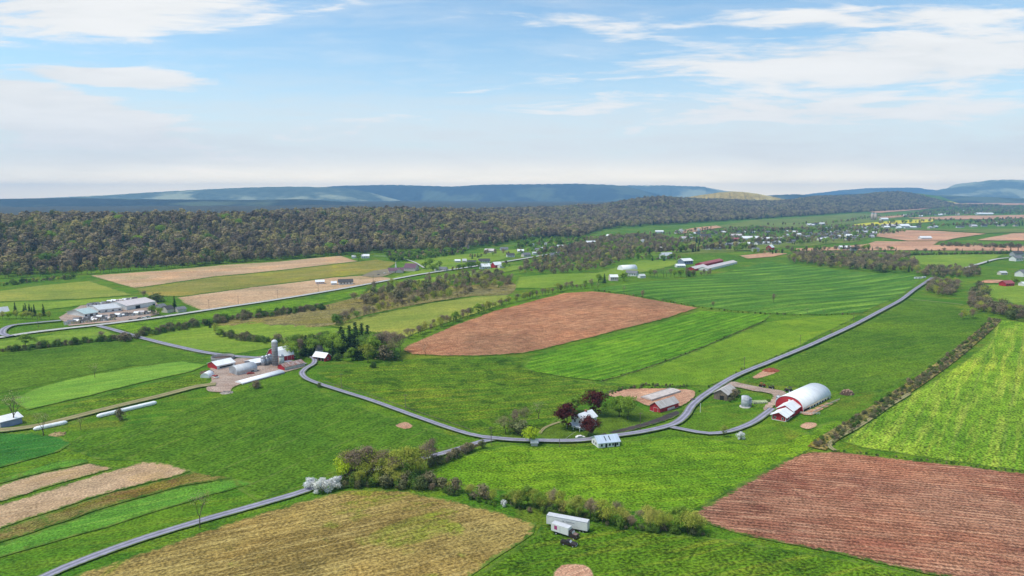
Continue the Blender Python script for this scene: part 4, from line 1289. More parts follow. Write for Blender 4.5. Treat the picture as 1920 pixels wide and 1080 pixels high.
stuff("scrub", "verge bushes along the long gravel road", line_pts([(1310, 738), (1400, 690), (1500, 652), (1600, 606)], 30, 2, 36), {'bush': 1, 'scrub': 1}, (0.5, 1.6), 36)
stuff("scrub", "weeds along the top of the red ploughed field", line_pts([(1560, 846), (1700, 860), (1920, 886)], 40, 1.5, 37), {'bush': 1, 'scrub': 1}, (0.4, 1.2), 37)
stuff("scrub", "brush hedge below the highway ramp", line_pts([(-60, 665), (60, 655), (150, 644), (240, 636), (262, 634)], 70, 7, 38), {'scrub': 3, 'bush': 2}, (2.0, 5.0), 38)
stuff("scrub", "olive brush between the highway and the pasture", np.concatenate([line_pts([(262, 630), (330, 618), (400, 606), (470, 596), (540, 588), (610, 578)], 140, 16, 39), line_pts([(408, 628), (470, 640), (540, 648), (640, 630)], 50, 8, 40)]), {'scrub': 3, 'bush': 2, 'grey': 0.7}, (2.5, 6.0), 39)
stuff("creek_wood", "grey leafless wood along the creek", np.concatenate([poly_pts([(655, 570), (690, 548), (760, 535), (860, 520), (940, 520), (960, 528), (950, 545), (880, 548), (790, 560), (700, 575)], 11.5, 41), line_pts([(620, 612), (700, 590), (800, 568), (880, 556)], 40, 5, 42)]), {'grey': 4, 'scrub': 1.5, 'olive': 1.6, 'leafy': .3}, (6, 13), 41)
stuff("creek_wood", "brown leafless wood below the highway houses", poly_pts([(975, 514), (985, 496), (1030, 486), (1080, 478), (1140, 472), (1200, 470), (1190, 482), (1150, 498), (1110, 510), (1040, 514)], 12, 43), {'grey': 5, 'scrub': 2, 'wood': 2, 'olive': 1.5}, (5, 12), 43)
stuff("creek_wood", "mixed wood between the houses and the village", poly_pts([(1010, 478), (1060, 468), (1110, 452), (1180, 444), (1240, 446), (1280, 458), (1250, 472), (1180, 478), (1100, 484)], 11.5, 44), {'grey': 4, 'wood': 4, 'leafy': 1}, (8, 15), 44)
stuff("brown_wood", "brown leafless wood behind the striped field", poly_pts([(1478, 494), (1490, 482), (1560, 480), (1640, 482), (1700, 484), (1716, 498), (1722, 513), (1640, 511), (1560, 503)], 10, 45), {'grey': 6, 'scrub': 1, 'wood': 3, 'pine': .5, 'olive': 1.2, 'leafy': .4}, (7, 15), 45)
stuff("brown_wood", "thicket along the long road end", np.concatenate([poly_pts([(1716, 518), (1740, 508), (1800, 506), (1840, 508), (1830, 520), (1780, 522)], 8, 46), poly_pts([(1736, 548), (1745, 532), (1780, 530), (1800, 540), (1790, 556), (1760, 558)], 7, 47)]), {'grey': 6, 'scrub': 3, 'olive': 1}, (5, 11), 46)
stuff("brown_wood", "thicket beside the oval paddock", np.concatenate([poly_pts([(1812, 580), (1820, 555), (1835, 540), (1850, 548), (1850, 572), (1900, 580), (1990, 596), (1990, 618), (1900, 602), (1850, 592)], 7, 48), line_pts([(1800, 600), (1830, 596)], 4, 4, 49)]), {'grey': 6, 'scrub': 3, 'olive': 1}, (5, 10), 48)
stuff("hedge", "dark hedge before the pink field", line_pts([(1690, 480), (1760, 478), (1830, 477), (1910, 476)], 90, 8, 50), {'scrub': 2, 'bush': 2}, (3, 6), 50)
stuff("hedge", "grey hedge inside the pink fields", line_pts([(1764, 462), (1800, 463), (1860, 465), (1980, 466)], 90, 22, 51), {'grey': 3, 'scrub': 2}, (6, 12), 51)
stuff("village_trees", "scattered garden trees among the village houses", np.concatenate([poly_pts([(1250, 462), (1280, 440), (1400, 432), (1500, 430), (1560, 424), (1620, 426), (1680, 436), (1600, 456), (1500, 460), (1380, 464)], 26, 52), poly_pts([(1330, 436), (1420, 428), (1480, 432), (1400, 440)], 15, 53), poly_pts([(1560, 448), (1600, 438), (1640, 444), (1600, 454)], 22, 54), line_pts([(1420, 478), (1480, 474), (1560, 470), (1680, 472)], 60, 14, 55)]), {'leafy': 3, 'wood': 3, 'pine': 2, 'grey': 2}, (7, 13), 52)
stuff("village_trees", "dark trees around the far town", np.concatenate([poly_pts([(1690, 410), (1720, 400), (1780, 390), (1880, 388), (1960, 386), (1960, 402), (1840, 402), (1760, 404)], 30, 56), line_pts([(1440, 424), (1560, 420), (1640, 408), (1700, 406)], 60, 30, 57), line_pts([(1600, 428), (1700, 426), (1800, 425), (1960, 423)], 80, 40, 58), line_pts([(1200, 478), (1300, 472), (1420, 470)], 70, 20, 64), line_pts([(1440, 436), (1540, 434), (1640, 430)], 60, 26, 65), line_pts([(1300, 456), (1400, 458), (1520, 455)], 50, 16, 66), line_pts([(1640, 422), (1720, 418), (1800, 414)], 40, 30, 67), poly_pts([(1800, 418), (1850, 412), (1960, 410), (1960, 420), (1860, 424)], 40, 59)]), {'wood': 3, 'pine': 1, 'leafy': 2}, (10, 18), 56)
stuff("garden_trees", "trees and bushes among the houses under the wood", np.concatenate([poly_pts([(960, 478), (970, 452), (1010, 448), (1070, 450), (1100, 458), (1060, 468), (1010, 478)], 24, 60), poly_pts([(720, 482), (760, 480), (850, 472), (875, 470), (870, 476), (790, 488), (740, 492)], 9, 61)]), {'leafy': 3, 'bush': 2, 'wood': 2, 'pine': .6}, (5, 11), 60)
stuff("scrub", "weeds along the dirt yard bank", line_pts([(1130, 742), (1160, 732), (1200, 725), (1290, 726)], 60, 8, 62), {'scrub': 3, 'bush': 1}, (0.6, 1.8), 62)
stuff("scrub", "brush on the ledge left of the wood field", line_pts([(-20, 540), (60, 528), (140, 523)], 50, 18, 63), {'scrub': 2, 'bush': 2, 'olive': 1}, (2, 6), 63)

stuff("garden_trees", "mixed trees along the lanes between the highway and the village", np.concatenate([line_pts([(960, 466), (1010, 462), (1060, 456), (1110, 449)], 40, 14, 70), line_pts([(1120, 488), (1180, 486), (1240, 490), (1280, 486)], 36, 12, 71), line_pts([(1000, 486), (1040, 484), (1090, 476)], 24, 10, 72), line_pts([(1180, 462), (1240, 458), (1320, 452), (1400, 456)], 60, 26, 73), line_pts([(1130, 448), (1200, 442), (1260, 440), (1330, 430)], 70, 30, 74), line_pts([(1480, 448), (1560, 440), (1640, 432)], 50, 50, 75), line_pts([(1660, 440), (1700, 434)], 20, 10, 76), line_pts([(880, 486), (920, 480), (960, 478)], 14, 12, 77), line_pts([(840, 510), (880, 506), (960, 500)], 14, 6, 78)]), {'leafy': 3, 'wood': 4, 'pine': 1.4, 'grey': 3, 'blossom': .25}, (5, 13), 70)
# ------------------------------------------------------------------ building materials
def metal_mat(name, color, pitch=0.9, rust=None, rust_amt=0.0, rough=0.55):
    """ribbed sheet metal: ribs run up the slope (object y/z), stains in rust colour"""
    m = bpy.data.materials.new(name)
    m.use_nodes = True
    t = NT(m.node_tree)
    bs = t.n['Principled BSDF']
    tcn = t.node('ShaderNodeTexCoord')
    sp = t.node('ShaderNodeSeparateXYZ'); t.l.new(tcn.outputs['Object'], sp.inputs[0])
    rib = t.smooth(t.math('ABSOLUTE', t.math('SINE', t.math('MULTIPLY', sp.outputs[0], math.pi / pitch))), 0.0, 0.3, 0.93, 1.0)
    v = t.comb(t.math('MULTIPLY', sp.outputs[0], 0.9), t.math('MULTIPLY', sp.outputs[1], 0.15), t.math('MULTIPLY', sp.outputs[2], 0.15))
    n = t.noise(v, 1.0, 6.0, 0.65)
    val = t.math('MULTIPLY', rib, t.smooth(n, 0.25, 0.75, 0.82, 1.06))
    c = t.mix(1.0, color, t.comb(val, val, val), 'MULTIPLY')
    if rust:
        c = t.mix(t.math('MULTIPLY', t.smooth(t.noise(v, 1.7, 6.0, 0.7), 0.60 - 0.25 * rust_amt, 0.72 - 0.15 * rust_amt), rust_amt), c, rust)
    t.l.new(c, bs.inputs['Base Color'])
    bs.inputs['Roughness'].default_value = rough
    bs.inputs['Specular IOR Level'].default_value = 0.3
    return m


WHITE = mat("white_paint", (0.74, 0.73, 0.70), 0.7, 0.06, 0.8, dirt=(0.45, 0.42, 0.37), dirt_amt=0.35)
CREAM = mat("cream_paint", (0.66, 0.60, 0.50), 0.8, 0.08, 0.8)
PINKISH = mat("pinkish_siding", (0.70, 0.58, 0.53), 0.8, 0.08, 0.8)
GREYW = mat("grey_siding", (0.40, 0.40, 0.41), 0.8, 0.10, 0.8)
BLUEW = mat("blue_grey_siding", (0.23, 0.27, 0.38), 0.8, 0.12, 0.8)
RED = mat("barn_red", (0.46, 0.030, 0.040), 0.75, 0.16, 0.7, dirt=(0.30, 0.10, 0.09), dirt_amt=0.35)
BRICK = mat("brick_red", (0.36, 0.13, 0.10), 0.85, 0.12, 0.8)
OLDWOOD = mat("old_barn_wood", (0.23, 0.17, 0.13), 0.95, 0.30, 1.2, dirt=(0.10, 0.07, 0.055), dirt_amt=0.7)
CONC = mat("concrete", (0.52, 0.49, 0.45), 0.9, 0.14, 0.9, dirt=(0.32, 0.28, 0.24), dirt_amt=0.5)
CONC_D = mat("dark_concrete", (0.25, 0.24, 0.24), 0.9, 0.2, 0.9, dirt=(0.14, 0.12, 0.11), dirt_amt=0.6)
STEEL = mat("galvanised_steel", (0.42, 0.44, 0.47), 0.45, 0.12, 1.0, metallic=0.5)
GLASS = mat("window_glass", (0.035, 0.042, 0.055), 0.12, 0.2, 0.5, spec=0.6)
DARK = mat("dark_opening", (0.03, 0.028, 0.026), 0.95, 0.2, 1.0)
TYRE = mat("tyre_rubber", (0.025, 0.025, 0.025), 0.9, 0.2, 2.0)
POLEW = mat("pole_wood", (0.20, 0.15, 0.11), 0.95, 0.25, 2.0)
TARP = mat("white_tarp", (0.88, 0.88, 0.88), 0.55, 0.06, 0.4, dirt=(0.5, 0.5, 0.48), dirt_amt=0.25)
STONE = mat("field_stone", (0.36, 0.31, 0.27), 0.95, 0.3, 0.8)
SOIL = mat("red_soil", g(150, 84, 62), 0.98, 0.25, 0.6, bump=0.4)
CAR_D = mat("car_dark_brown", (0.045, 0.028, 0.026), 0.45, 0.3, 1.5, spec=0.4)
CHROME = mat("bright_trim", (0.62, 0.62, 0.60), 0.3, 0.05, 2.0, metallic=0.4)
MAGENTA = mat("magenta_panel", g(170, 66, 122), 0.7, 0.1, 2.0)
MACH_R = mat("machine_red", (0.36, 0.05, 0.035), 0.6, 0.25, 1.5)
SHED_TAN = mat("shed_tan", g(206, 188, 150), 0.8, 0.1, 1.0)
R_WHITE = metal_mat("roof_white", (0.88, 0.88, 0.88), 0.9, (0.62, 0.60, 0.57), 0.2)
R_SILVER = metal_mat("roof_silver", (0.60, 0.61, 0.62), 0.9, (0.42, 0.40, 0.38), 0.5)
R_BLUE = metal_mat("roof_pale_blue", (0.52, 0.60, 0.70), 0.8)
R_TEAL = metal_mat("roof_pale_teal", (0.44, 0.54, 0.52), 0.9)
R_RUST = metal_mat("roof_rusty", (0.48, 0.43, 0.39), 0.8, (0.24, 0.075, 0.045), 0.9)
R_OLD = metal_mat("roof_weathered", (0.54, 0.50, 0.47), 0.8, (0.32, 0.25, 0.20), 0.6, 0.8)
R_PURP = metal_mat("roof_purple_brown", (0.17, 0.09, 0.115), 0.9, rough=0.9)
R_GREY = metal_mat("roof_grey_shingle", (0.20, 0.20, 0.21), 1.2, rough=0.95)
R_DARK = metal_mat("roof_dark_shingle", (0.09, 0.085, 0.085), 1.2, rough=0.95)
R_PINK = metal_mat("roof_pinkish_white", (0.66, 0.58, 0.56), 1.2)
R_RED = metal_mat("roof_red", (0.40, 0.10, 0.10), 1.2)


def empty(name, loc, rz=0.0):
    e = bpy.data.objects.new(name, None)
    e.empty_display_size = 1.0
    e.location = loc
    e.rotation_euler = (0, 0, rz)
    col.objects.link(e)
    return e


def box(name, x0, x1, y0, y1, z0, z1, m, parent, bev=0.0):
    v = [(x, y, z) for z in (z0, z1) for y in (y0, y1) for x in (x0, x1)]
    f = [(0, 2, 3, 1), (4, 5, 7, 6), (0, 1, 5, 4), (2, 6, 7, 3), (0, 4, 6, 2), (1, 3, 7, 5)]
    return mesh_obj(name, v, f, m, parent)


def prism(name, prof, x0, x1, m, parent, closed=True, smooth=False):
    """profile of (y, z) extruded along x"""
    n = len(prof)
    v = [(x0, y, z) for y, z in prof] + [(x1, y, z) for y, z in prof]
    f = [(i, (i + 1) % n, n + (i + 1) % n, n + i) for i in range(n)]
    f += [tuple(range(n - 1, -1, -1)), tuple(range(n, 2 * n))]
    o = mesh_obj(name, v, f, m, parent)
    bm = bmesh.new(); bm.from_mesh(o.data); bmesh.ops.recalc_face_normals(bm, faces=bm.faces); bm.to_mesh(o.data); bm.free()
    if smooth:
        for p in o.data.polygons:
            if len(p.vertices) == 4: p.use_smooth = True
    return o


def lathe(name, prof, m, parent, loc=(0, 0, 0), n=20, smooth=True):
    """(radius, z) profile spun about z"""
    v, f = [], []
    for r, z in prof:
        for k in range(n):
            a = 2 * math.pi * k / n
            v.append((loc[0] + r * math.cos(a), loc[1] + r * math.sin(a), loc[2] + z))
    for i in range(len(prof) - 1):
        for k in range(n):
            f.append((i * n + k, i * n + (k + 1) % n, (i + 1) * n + (k + 1) % n, (i + 1) * n + k))
    f.append(tuple(range(n - 1, -1, -1)))
    f.append(tuple((len(prof) - 1) * n + k for k in range(n)))
    return mesh_obj(name, v, f, m, parent, smooth=smooth and n > 8)


def frame(a, b, c=None, W=None, L=None):
    A, B = G(*a), G(*b)
    ex = (B - A); L0 = ex.length; ex.normalize()
    ey = Vector((-ex.y, ex.x))
    if W is None:
        W = abs((G(*c) - A).dot(ey))
    L = L or L0
    cen = A + ex * (L / 2) + ey * (W / 2)
    zs = [h1(*(cen + ex * (sx * L / 2) + ey * (sy * W / 2))) for sx in (-1, 1) for sy in (-1, 1)]
    return Vector((cen.x, cen.y, min(zs) + 0.1)), math.atan2(ex.y, ex.x), L, W


def opening(e, side, t, z0, wd, ht, L, W, m=GLASS, name='window', trim=WHITE):
    """a framed window or door on side f(ront) b(ack) l(eft) r(ight) at t along it"""
    d = 0.05
    if side in 'fb':
        s = -1 if side == 'f' else 1
        x = t; y = s * W / 2
        fr = lambda nm, w, h, o, mm, p: box(nm, x - w / 2, x + w / 2, min(y - s * 0.02, y + s * o), max(y - s * 0.02, y + s * o), z0 + ht / 2 - h / 2, z0 + ht / 2 + h / 2, mm, p)
    else:
        s = -1 if side == 'l' else 1
        y = t; x = s * L / 2
        fr = lambda nm, w, h, o, mm, p: box(nm, min(x - s * 0.02, x + s * o), max(x - s * 0.02, x + s * o), y - w / 2, y + w / 2, z0 + ht / 2 - h / 2, z0 + ht / 2 + h / 2, mm, p)
    a = fr(name, wd + 0.24, ht + 0.24, d, trim, e)
    fr('pane' if name == 'window' else 'panel', wd, ht, d + 0.03, m, a)


def gable(name, label, cat, a, b, c=None, hw=3.0, hr=2.0, wall=WHITE, roof=R_WHITE, W=None, L=None, over=0.45, ends=None, wins=(), doors=(), chim=None, group=None, gambrel=False, base=0.9):
    loc, rz, L, W = frame(a, b, c, W, L)
    e = empty(name, loc, rz)
    tag(e, label, cat, group)
    w2, l2 = W / 2, L / 2
    if gambrel:
        prof = [(-w2, -base), (w2, -base), (w2, hw), (w2 * 0.62, hw + hr * 0.68), (0, hw + hr), (-w2 * 0.62, hw + hr * 0.68), (-w2, hw)]
    else:
        prof = [(-w2, -base), (w2, -base), (w2, hw), (0, hw + hr), (-w2, hw)]
    prism('wall', prof, -l2, l2, wall, e)
    if ends:
        for s in (-1, 1):
            pr = [(y, z) for y, z in prof]
            prism('gable_wall', pr, s * l2 - 0.03 + s * 0.02, s * l2 + 0.03 + s * 0.02, ends, e)
    th = 0.16
    up = [(-w2 - over, hw - over * (prof[-1 if not gambrel else 2][1] * 0 + hr / w2 if not gambrel else 1.6)), (0, hw + hr), (w2 + over, hw - over * (hr / w2 if not gambrel else 1.6))]
    if gambrel:
        up = [up[0], (-w2 * 0.62, hw + hr * 0.68), (0, hw + hr), (w2 * 0.62, hw + hr * 0.68), up[2]]
    top = [(y, z + th + 0.03) for y, z in up]
    bot = [(y, z + 0.03) for y, z in reversed(up)]
    prism('roof', top + bot, -l2 - over, l2 + over, roof, e)
    for wd in wins:
        opening(e, wd[0], wd[1], wd[2], wd[3], wd[4], L, W)
    for wd in doors:
        opening(e, wd[0], wd[1], wd[2], wd[3], wd[4], L, W, wd[5] if len(wd) > 5 else DARK, 'door', wd[6] if len(wd) > 6 else WHITE)
    if chim:
        box('chimney', chim - 0.4, chim + 0.4, -0.4, 0.4, hw + hr * 0.6, hw + hr + 1.0, BRICK, e)
    return e, L, W


def arch_prof(w2, H, n=14, stub=0.0, p=0.92):
    pts = []
    for i in range(n + 1):
        th = math.pi * i / n
        y = w2 * math.cos(th)
        z = stub + (H - stub) * (math.sin(th) ** p if 0 < i < n else 0.0)
        pts.append((y, z))
    return pts


def arched(name, label, cat, a, b, c=None, H=6.0, roof=R_WHITE, endm=RED, W=None, L=None, stub=1.0, wallm=WHITE, p=0.92):
    loc, rz, L, W = frame(a, b, c, W, L)
    e = empty(name, loc, rz)
    tag(e, label, cat)
    l2, w2 = L / 2, W / 2
    arc = arch_prof(w2, H, 16, stub, p)
    out = arch_prof(w2 + 0.25, H + 0.22, 16, stub - 0.05, p)
    prism('roof', out + list(reversed(arc)), -l2 - 0.3, l2 + 0.3, roof, e, smooth=True)
    for s in (-1, 1):
        prism('end_wall', [(w2 - 0.02, -0.9)] + [(y * 0.995, z - 0.02) for y, z in arc] + [(-w2 + 0.02, -0.9)], s * l2 - 0.08, s * l2 + 0.08, endm, e)
        if stub > 0.2:
            box('side_wall', -l2 + 0.1, l2 - 0.1, s * w2 - 0.1, s * w2 + 0.1, -0.9, stub - 0.04, wallm, e)
    return e, L, W


# ------------------------------------------------------------------ right farm
e, L, W = gable("schoolhouse", "small white schoolhouse with pale blue metal roof beside the gravel road", "house", (1122, 841), (1162, 837), (1111, 830), 2.6, 2.0, WHITE, R_BLUE,
                wins=[('f', -3.6, 0.9, 0.9, 1.1), ('f', 0.3, 0.9, 0.9, 1.1), ('f', 1.9, 0.9, 0.9, 1.1), ('f', 4.0, 0.9, 0.8, 1.1), ('l', -1.2, 0.9, 0.9, 1.1), ('l', 1.4, 0.9, 0.9, 1.1)],
                doors=[('f', -1.4, 0.05, 0.95, 2.0), ('f', 3.0, 0.05, 0.95, 2.0)])
sl = 2.0 / (W / 2)
for x in (-1.2, 0.9):      # two dark strips of the front slope
    y0, y1 = -W / 2 * 0.82, -W / 2 * 0.2
    z = lambda y: 2.6 + 2.0 + y * sl
    mesh_obj('skylight', [(x - .2, y0, z(y0) + .24), (x + .2, y0, z(y0) + .24), (x + .2, y1, z(y1) + .24), (x - .2, y1, z(y1) + .24), (x - .2, y0, z(y0) + .17), (x + .2, y0, z(y0) + .17), (x + .2, y1, z(y1) + .17), (x - .2, y1, z(y1) + .17)],
             [(0, 1, 2, 3), (4, 7, 6, 5), (0, 4, 5, 1), (1, 5, 6, 2), (2, 6, 7, 3), (3, 7, 4, 0)], GLASS, e)
e, L, W = gable("farmhouse", "two-storey white farmhouse with white roof among copper beeches", "house", (1093, 808), (1119, 799), (1080, 799), 5.2, 2.4, WHITE, R_WHITE,
                wins=[('f', x, z, 0.9, 1.4) for x in (-2.4, 0, 2.4) for z in (0.9, 3.4)] + [('l', y, z, 0.9, 1.4) for y in (-1.5, 1.5) for z in (0.9, 3.4)], chim=1.0)
pr = box('porch_roof', -L / 2 - 3.2, -L / 2 - 0.05, -W / 2 - 0.6, W / 2 + 0.6, 2.5, 2.7, R_WHITE, e)
for x, y in ((-L / 2 - 3.0, -W / 2 - .4), (-L / 2 - 3.0, W / 2 + .4), (-L / 2 - 3.0, 0)):
    box('porch_post', x - .1, x + .1, y - .1, y + .1, -0.6, 2.5, WHITE, e)
e, L, W = gable("red_barn", "long red barn with weathered grey roof beside the paved apron", "barn", (1237.5, 775), (1272, 764), (1216, 770.5), 3.0, 2.4, RED, R_OLD,
                doors=[('l', -0.6, 0.0, 2.6, 2.5, RED, WHITE), ('f', 1.5, 0.6, 6.0, 0.8, PINKISH, WHITE)])
box('foundation', -L / 2 - .06, L / 2 + .06, -W / 2 - .06, W / 2 + .06, -0.9, 0.25, CONC, e)
lo, rz, L, W = frame((1222, 753), (1277, 736), (1200, 748))
e = empty("silage_bunker", lo, rz); tag(e, "low pale concrete silage bunker on the dirt yard", "bunker")
box('side_wall', -L / 2, L / 2, -W / 2, -W / 2 + .3, -0.8, 1.3, CONC, e); box('side_wall', -L / 2, L / 2, W / 2 - .3, W / 2, -0.8, 1.3, CONC, e)
prism('cover', [(-W / 2 + .3, 0.6), (W / 2 - .3, 0.6), (W / 2 - .3, 1.1), (W * 0.2, 1.6), (-W * 0.2, 1.6), (-W / 2 + .3, 1.1)], -L / 2 + .2, L / 2 - .4, mat("grey_pink_tarp", (0.60, 0.52, 0.47), 0.8, 0.14, 0.5, dirt=(0.3, 0.24, 0.2), dirt_amt=.5), e, smooth=False)
gable("old_barn", "weathered brown wooden barn with decaying roof and brambles", "barn", (1363.5, 752), (1380, 741), (1341, 746), 3.6, 2.3, OLDWOOD, R_OLD, doors=[('l', -0.8, 0.0, 2.4, 2.6, DARK, OLDWOOD)])
for u, v, h, k in [(1371, 750, 4.0, 'scrub'), (1377, 746, 5.0, 'scrub'), (1368, 754, 2.6, 'scrub'), (1382, 742, 4.2, 'scrub')]:
    tree_px(k, u, v, h, "tangled brown bramble growing over the old barn", "brambles of the old barn", 1.0)


def silo(name, label, u, v, r, h, m, dome=True, n=22, rings=True, cap=None, cat="silo"):
    p = G3(u, v)
    e = empty(name, p)
    tag(e, label, cat)
    lathe('shell', [(r, -0.8), (r, h)], m, e, n=n)
    if rings:
        for k in range(int(h / 1.6)):
            z = 0.8 + k * 1.6
            lathe('hoop', [(r + .01, z), (r + .06, z + .02), (r + .06, z + .12), (r + .01, z + .14)], STEEL, e, n=n)
    if dome:
        lathe('dome', [(r + .05, h - .02), (r * .96, h + r * .35), (r * .75, h + r * .7), (r * .4, h + r * .92), (0.05, h + r)], cap or STEEL, e, n=n)
    return e


e = silo("silo", "short grey roofless silo by the old barn", 1397, 763, 2.1, 6.0, mat("pale_stave", (0.50, 0.52, 0.55), 0.8, 0.2, 0.7, dirt=(0.2, 0.2, 0.2), dirt_amt=.6), dome=False)
lathe('base_ring', [(2.9, -0.8), (2.9, 0.5), (2.2, 0.5)], CONC, e)
e = silo("feed_bin", "small grey steel bin beside the roofless silo", 1405.5, 762, 1.1, 4.0, STEEL, rings=False)
p = G3(1424, 755)
e = empty("bunker_mound", p, 0.1); tag(e, "pale overgrown low concrete row beside the grey silo", "mound")
prism('mound', [(-1.9, -0.6), (1.9, -0.6), (1.6, 0.7), (0.8, 1.2), (-0.8, 1.2), (-1.6, 0.7)], -4.2, 4.2, mat("mossy_concrete", (0.42, 0.47, 0.26), 0.95, 0.3, 1.0), e)
for k in range(7):
    box('buttress', -4.0 + k * 1.3, -3.75 + k * 1.3, -2.2, -1.6, -0.5, 0.8, CONC_D, e)
tree_px('bush', 1441, 755, 2.2, "dark bush at the end of the overgrown row")

e, L, W = arched("arched_barn", "big arched white-roofed barn with red end wall", "barn", (1505.5, 773), (1557, 746), (1462, 759), 7.3, R_WHITE, RED, stub=1.8)
for k in range(9):         # openings along the open side
    x = -L / 2 + L * (0.10 + 0.10 * k)
    wide = L * (0.16 if k == 0 else 0.05)
    b_ = box('side_opening', x - wide / 2, x + wide / 2, -W / 2 - .14, -W / 2 - .08, 0.55, 1.55, DARK, e)
opening(e, 'l', 0.0, 4.6, 0.9, 0.9, L + 0.16, W, WHITE, 'window')
ec, L2, W2 = gable("milk_house", "small red milk house with white roof before the arched barn", "building", (1473, 791), (1486, 781.5), (1448, 786), 2.7, 1.7, RED, R_WHITE, over=0.9,
                   wins=[('l', -1.9, 0.9, 0.8, 1.0), ('l', 1.9, 0.9, 0.8, 1.0)], doors=[('f', 0.6, 0.0, 1.0, 2.0, WHITE, WHITE)])
box('foundation', -L2 / 2 - .06, L2 / 2 + .06, -W2 / 2 - .06, W2 / 2 + .06, -0.9, 0.35, WHITE, ec)
for sx in (-1, 1):
    for sy in (-1, 1):
        box('corner_board', sx * L2 / 2 - .14, sx * L2 / 2 + .14, sy * W2 / 2 - .14, sy * W2 / 2 + .14, 0.35, 2.6, WHITE, ec)
gable("link_building", "white-roofed link between milk house and arched barn", "building", (1486.5, 782), (1500, 772), (1459, 775), 3.3, 2.3, RED, R_WHITE, over=0.5, W=None)
silo("feed_bin", "grey feed bin at the left corner of the arched barn", 1459, 762, 1.3, 5.0, STEEL, rings=False)


def fence(label, px, n, h=1.2, m=WHITE, rails=2):
    P = smooth_line([G(*p) for p in px], 3.0)
    L = [0]
    for a, b in zip(P[:-1], P[1:]): L.append(L[-1] + (b - a).length)
    e = empty("fence", (P[0].x, P[0].y, h1(*P[0]))); tag(e, label, "fence")
    o = Vector((P[0].x, P[0].y, h1(*P[0])))
    pts = []
    for k in range(n):
        s = L[-1] * k / (n - 1)
        i = min(max(j for j in range(len(L)) if L[j] <= s + 1e-6), len(P) - 2)
        q = P[i].lerp(P[i + 1], (s - L[i]) / max(L[i + 1] - L[i], 1e-6))
        pts.append(Vector((q.x, q.y, h1(q.x, q.y))) - o)
    for q in pts:
        box('post', q.x - .08, q.x + .08, q.y - .08, q.y + .08, q.z - .4, q.z + h, m, e)
    for a, b in zip(pts[:-1], pts[1:]):
        for r in range(rails):
            z = h * (0.45 + 0.45 * r / max(rails - 1, 1))
            d = (b - a); nn = Vector((-d.y, d.x, 0)).normalized() * .05
            v = [a + nn + Vector((0, 0, z)), a - nn + Vector((0, 0, z)), b - nn + Vector((0, 0, z)), b + nn + Vector((0, 0, z))]
            v += [q + Vector((0, 0, .14)) for q in v]
            mesh_obj('rail', v, [(3, 2, 1, 0), (4, 5, 6, 7), (0, 1, 5, 4), (1, 2, 6, 5), (2, 3, 7, 6), (3, 0, 4, 7)], m, e)


fence("white rail fence of the cow lot beside the arched barn", [(1500, 776), (1520, 778), (1537, 777)], 7)
fence("concrete-edged fence along the outer side of the cow lot", [(1524, 775), (1548, 762), (1574, 750)], 9, 0.9, CONC)
gable("pump_house", "tiny grey stone shed under the lime-green tree", "shed", (996, 837), (1008, 837), W=2.8, hw=1.8, hr=1.1, wall=CONC, roof=R_SILVER)


def heap(name, label, u, v, r, h, m, n, seed, stone=0.6, cat="heap", blocks=STONE):
    p = G3(u, v); rng = random.Random(seed)
    e = empty(name, p); tag(e, label, cat)
    vs, fs = [], []
    k, rows = 16, 5
    for i in range(rows + 1):
        f = i / rows
        for j in range(k):
            a = 2 * math.pi * j / k
            rr = r * (1 - f) ** 0.8 * rng.uniform(0.8, 1.15)
            vs.append((rr * math.cos(a) * 1.3, rr * math.sin(a), h * math.sin(f * 1.57) * rng.uniform(0.85, 1.1) - (0.3 if i == 0 else 0)))
    for i in range(rows):
        for j in range(k):
            fs.append((i * k + j, i * k + (j + 1) % k, (i + 1) * k + (j + 1) % k, (i + 1) * k + j))
    mesh_obj('mound', vs, fs, m, e, smooth=True)
    base = bmesh.new(); bmesh.ops.create_icosphere(base, subdivisions=1, radius=0.5)
    for q in base.verts: q.co *= rng.uniform(0.8, 1.2)
    me = bpy.data.meshes.new('lump'); base.to_mesh(me); base.free(); me.materials.append(blocks)
    for q in range(n):
        a = rng.uniform(0, 6.28); f = rng.uniform(0.1, 0.95)
        o = bpy.data.objects.new('lump', me); o.parent = e; col.objects.link(o)
        s = stone * rng.uniform(0.6, 1.5)
        o.scale = (s * 1.4, s, s * .8); o.rotation_euler = (rng.uniform(0, 3), rng.uniform(0, 3), rng.uniform(0, 3))
        o.location = (r * (1 - f) ** .8 * math.cos(a) * 1.3, r * (1 - f) ** .8 * math.sin(a), h * math.sin(f * 1.57))


heap("brush_pile", "brown pile of stumps and logs behind the arched barn", 1588, 739, 3.2, 2.4, mat("rotting_wood", (0.10, 0.065, 0.045), 0.95, 0.3, 1.0), 36, 3, 0.9, "pile", mat("pale_stump", (0.34, 0.22, 0.16), 0.95, 0.3, 1.0))
heap("soil_heap", "red soil heap beside the long gravel road", 1446, 696, 4.6, 2.0, SOIL, 12, 4, 0.6, "heap", SOIL)
heap("manure_heap", "dark brown manure heap beside the white calf hut", 388, 699, 4.0, 1.4, mat("manure", (0.14, 0.085, 0.06), 0.98, 0.3, 1.0), 8, 5, 0.6, "heap", mat("manure", (0.14, 0.085, 0.06)))
heap("rubble_heap", "pale rubble along the yard bank of the silo farm", 425, 737, 3.0, 0.9, STONE, 26, 6, 0.7, "heap")
heap("hay_heap", "tan rotten hay heap under the bare tree by the silage bags", 108, 815, 3.0, 1.1, mat("rotten_hay", g(176, 150, 104), 0.98, 0.25, 1.0), 8, 7, 0.7, "heap", mat("rotten_hay", g(176, 150, 104)))


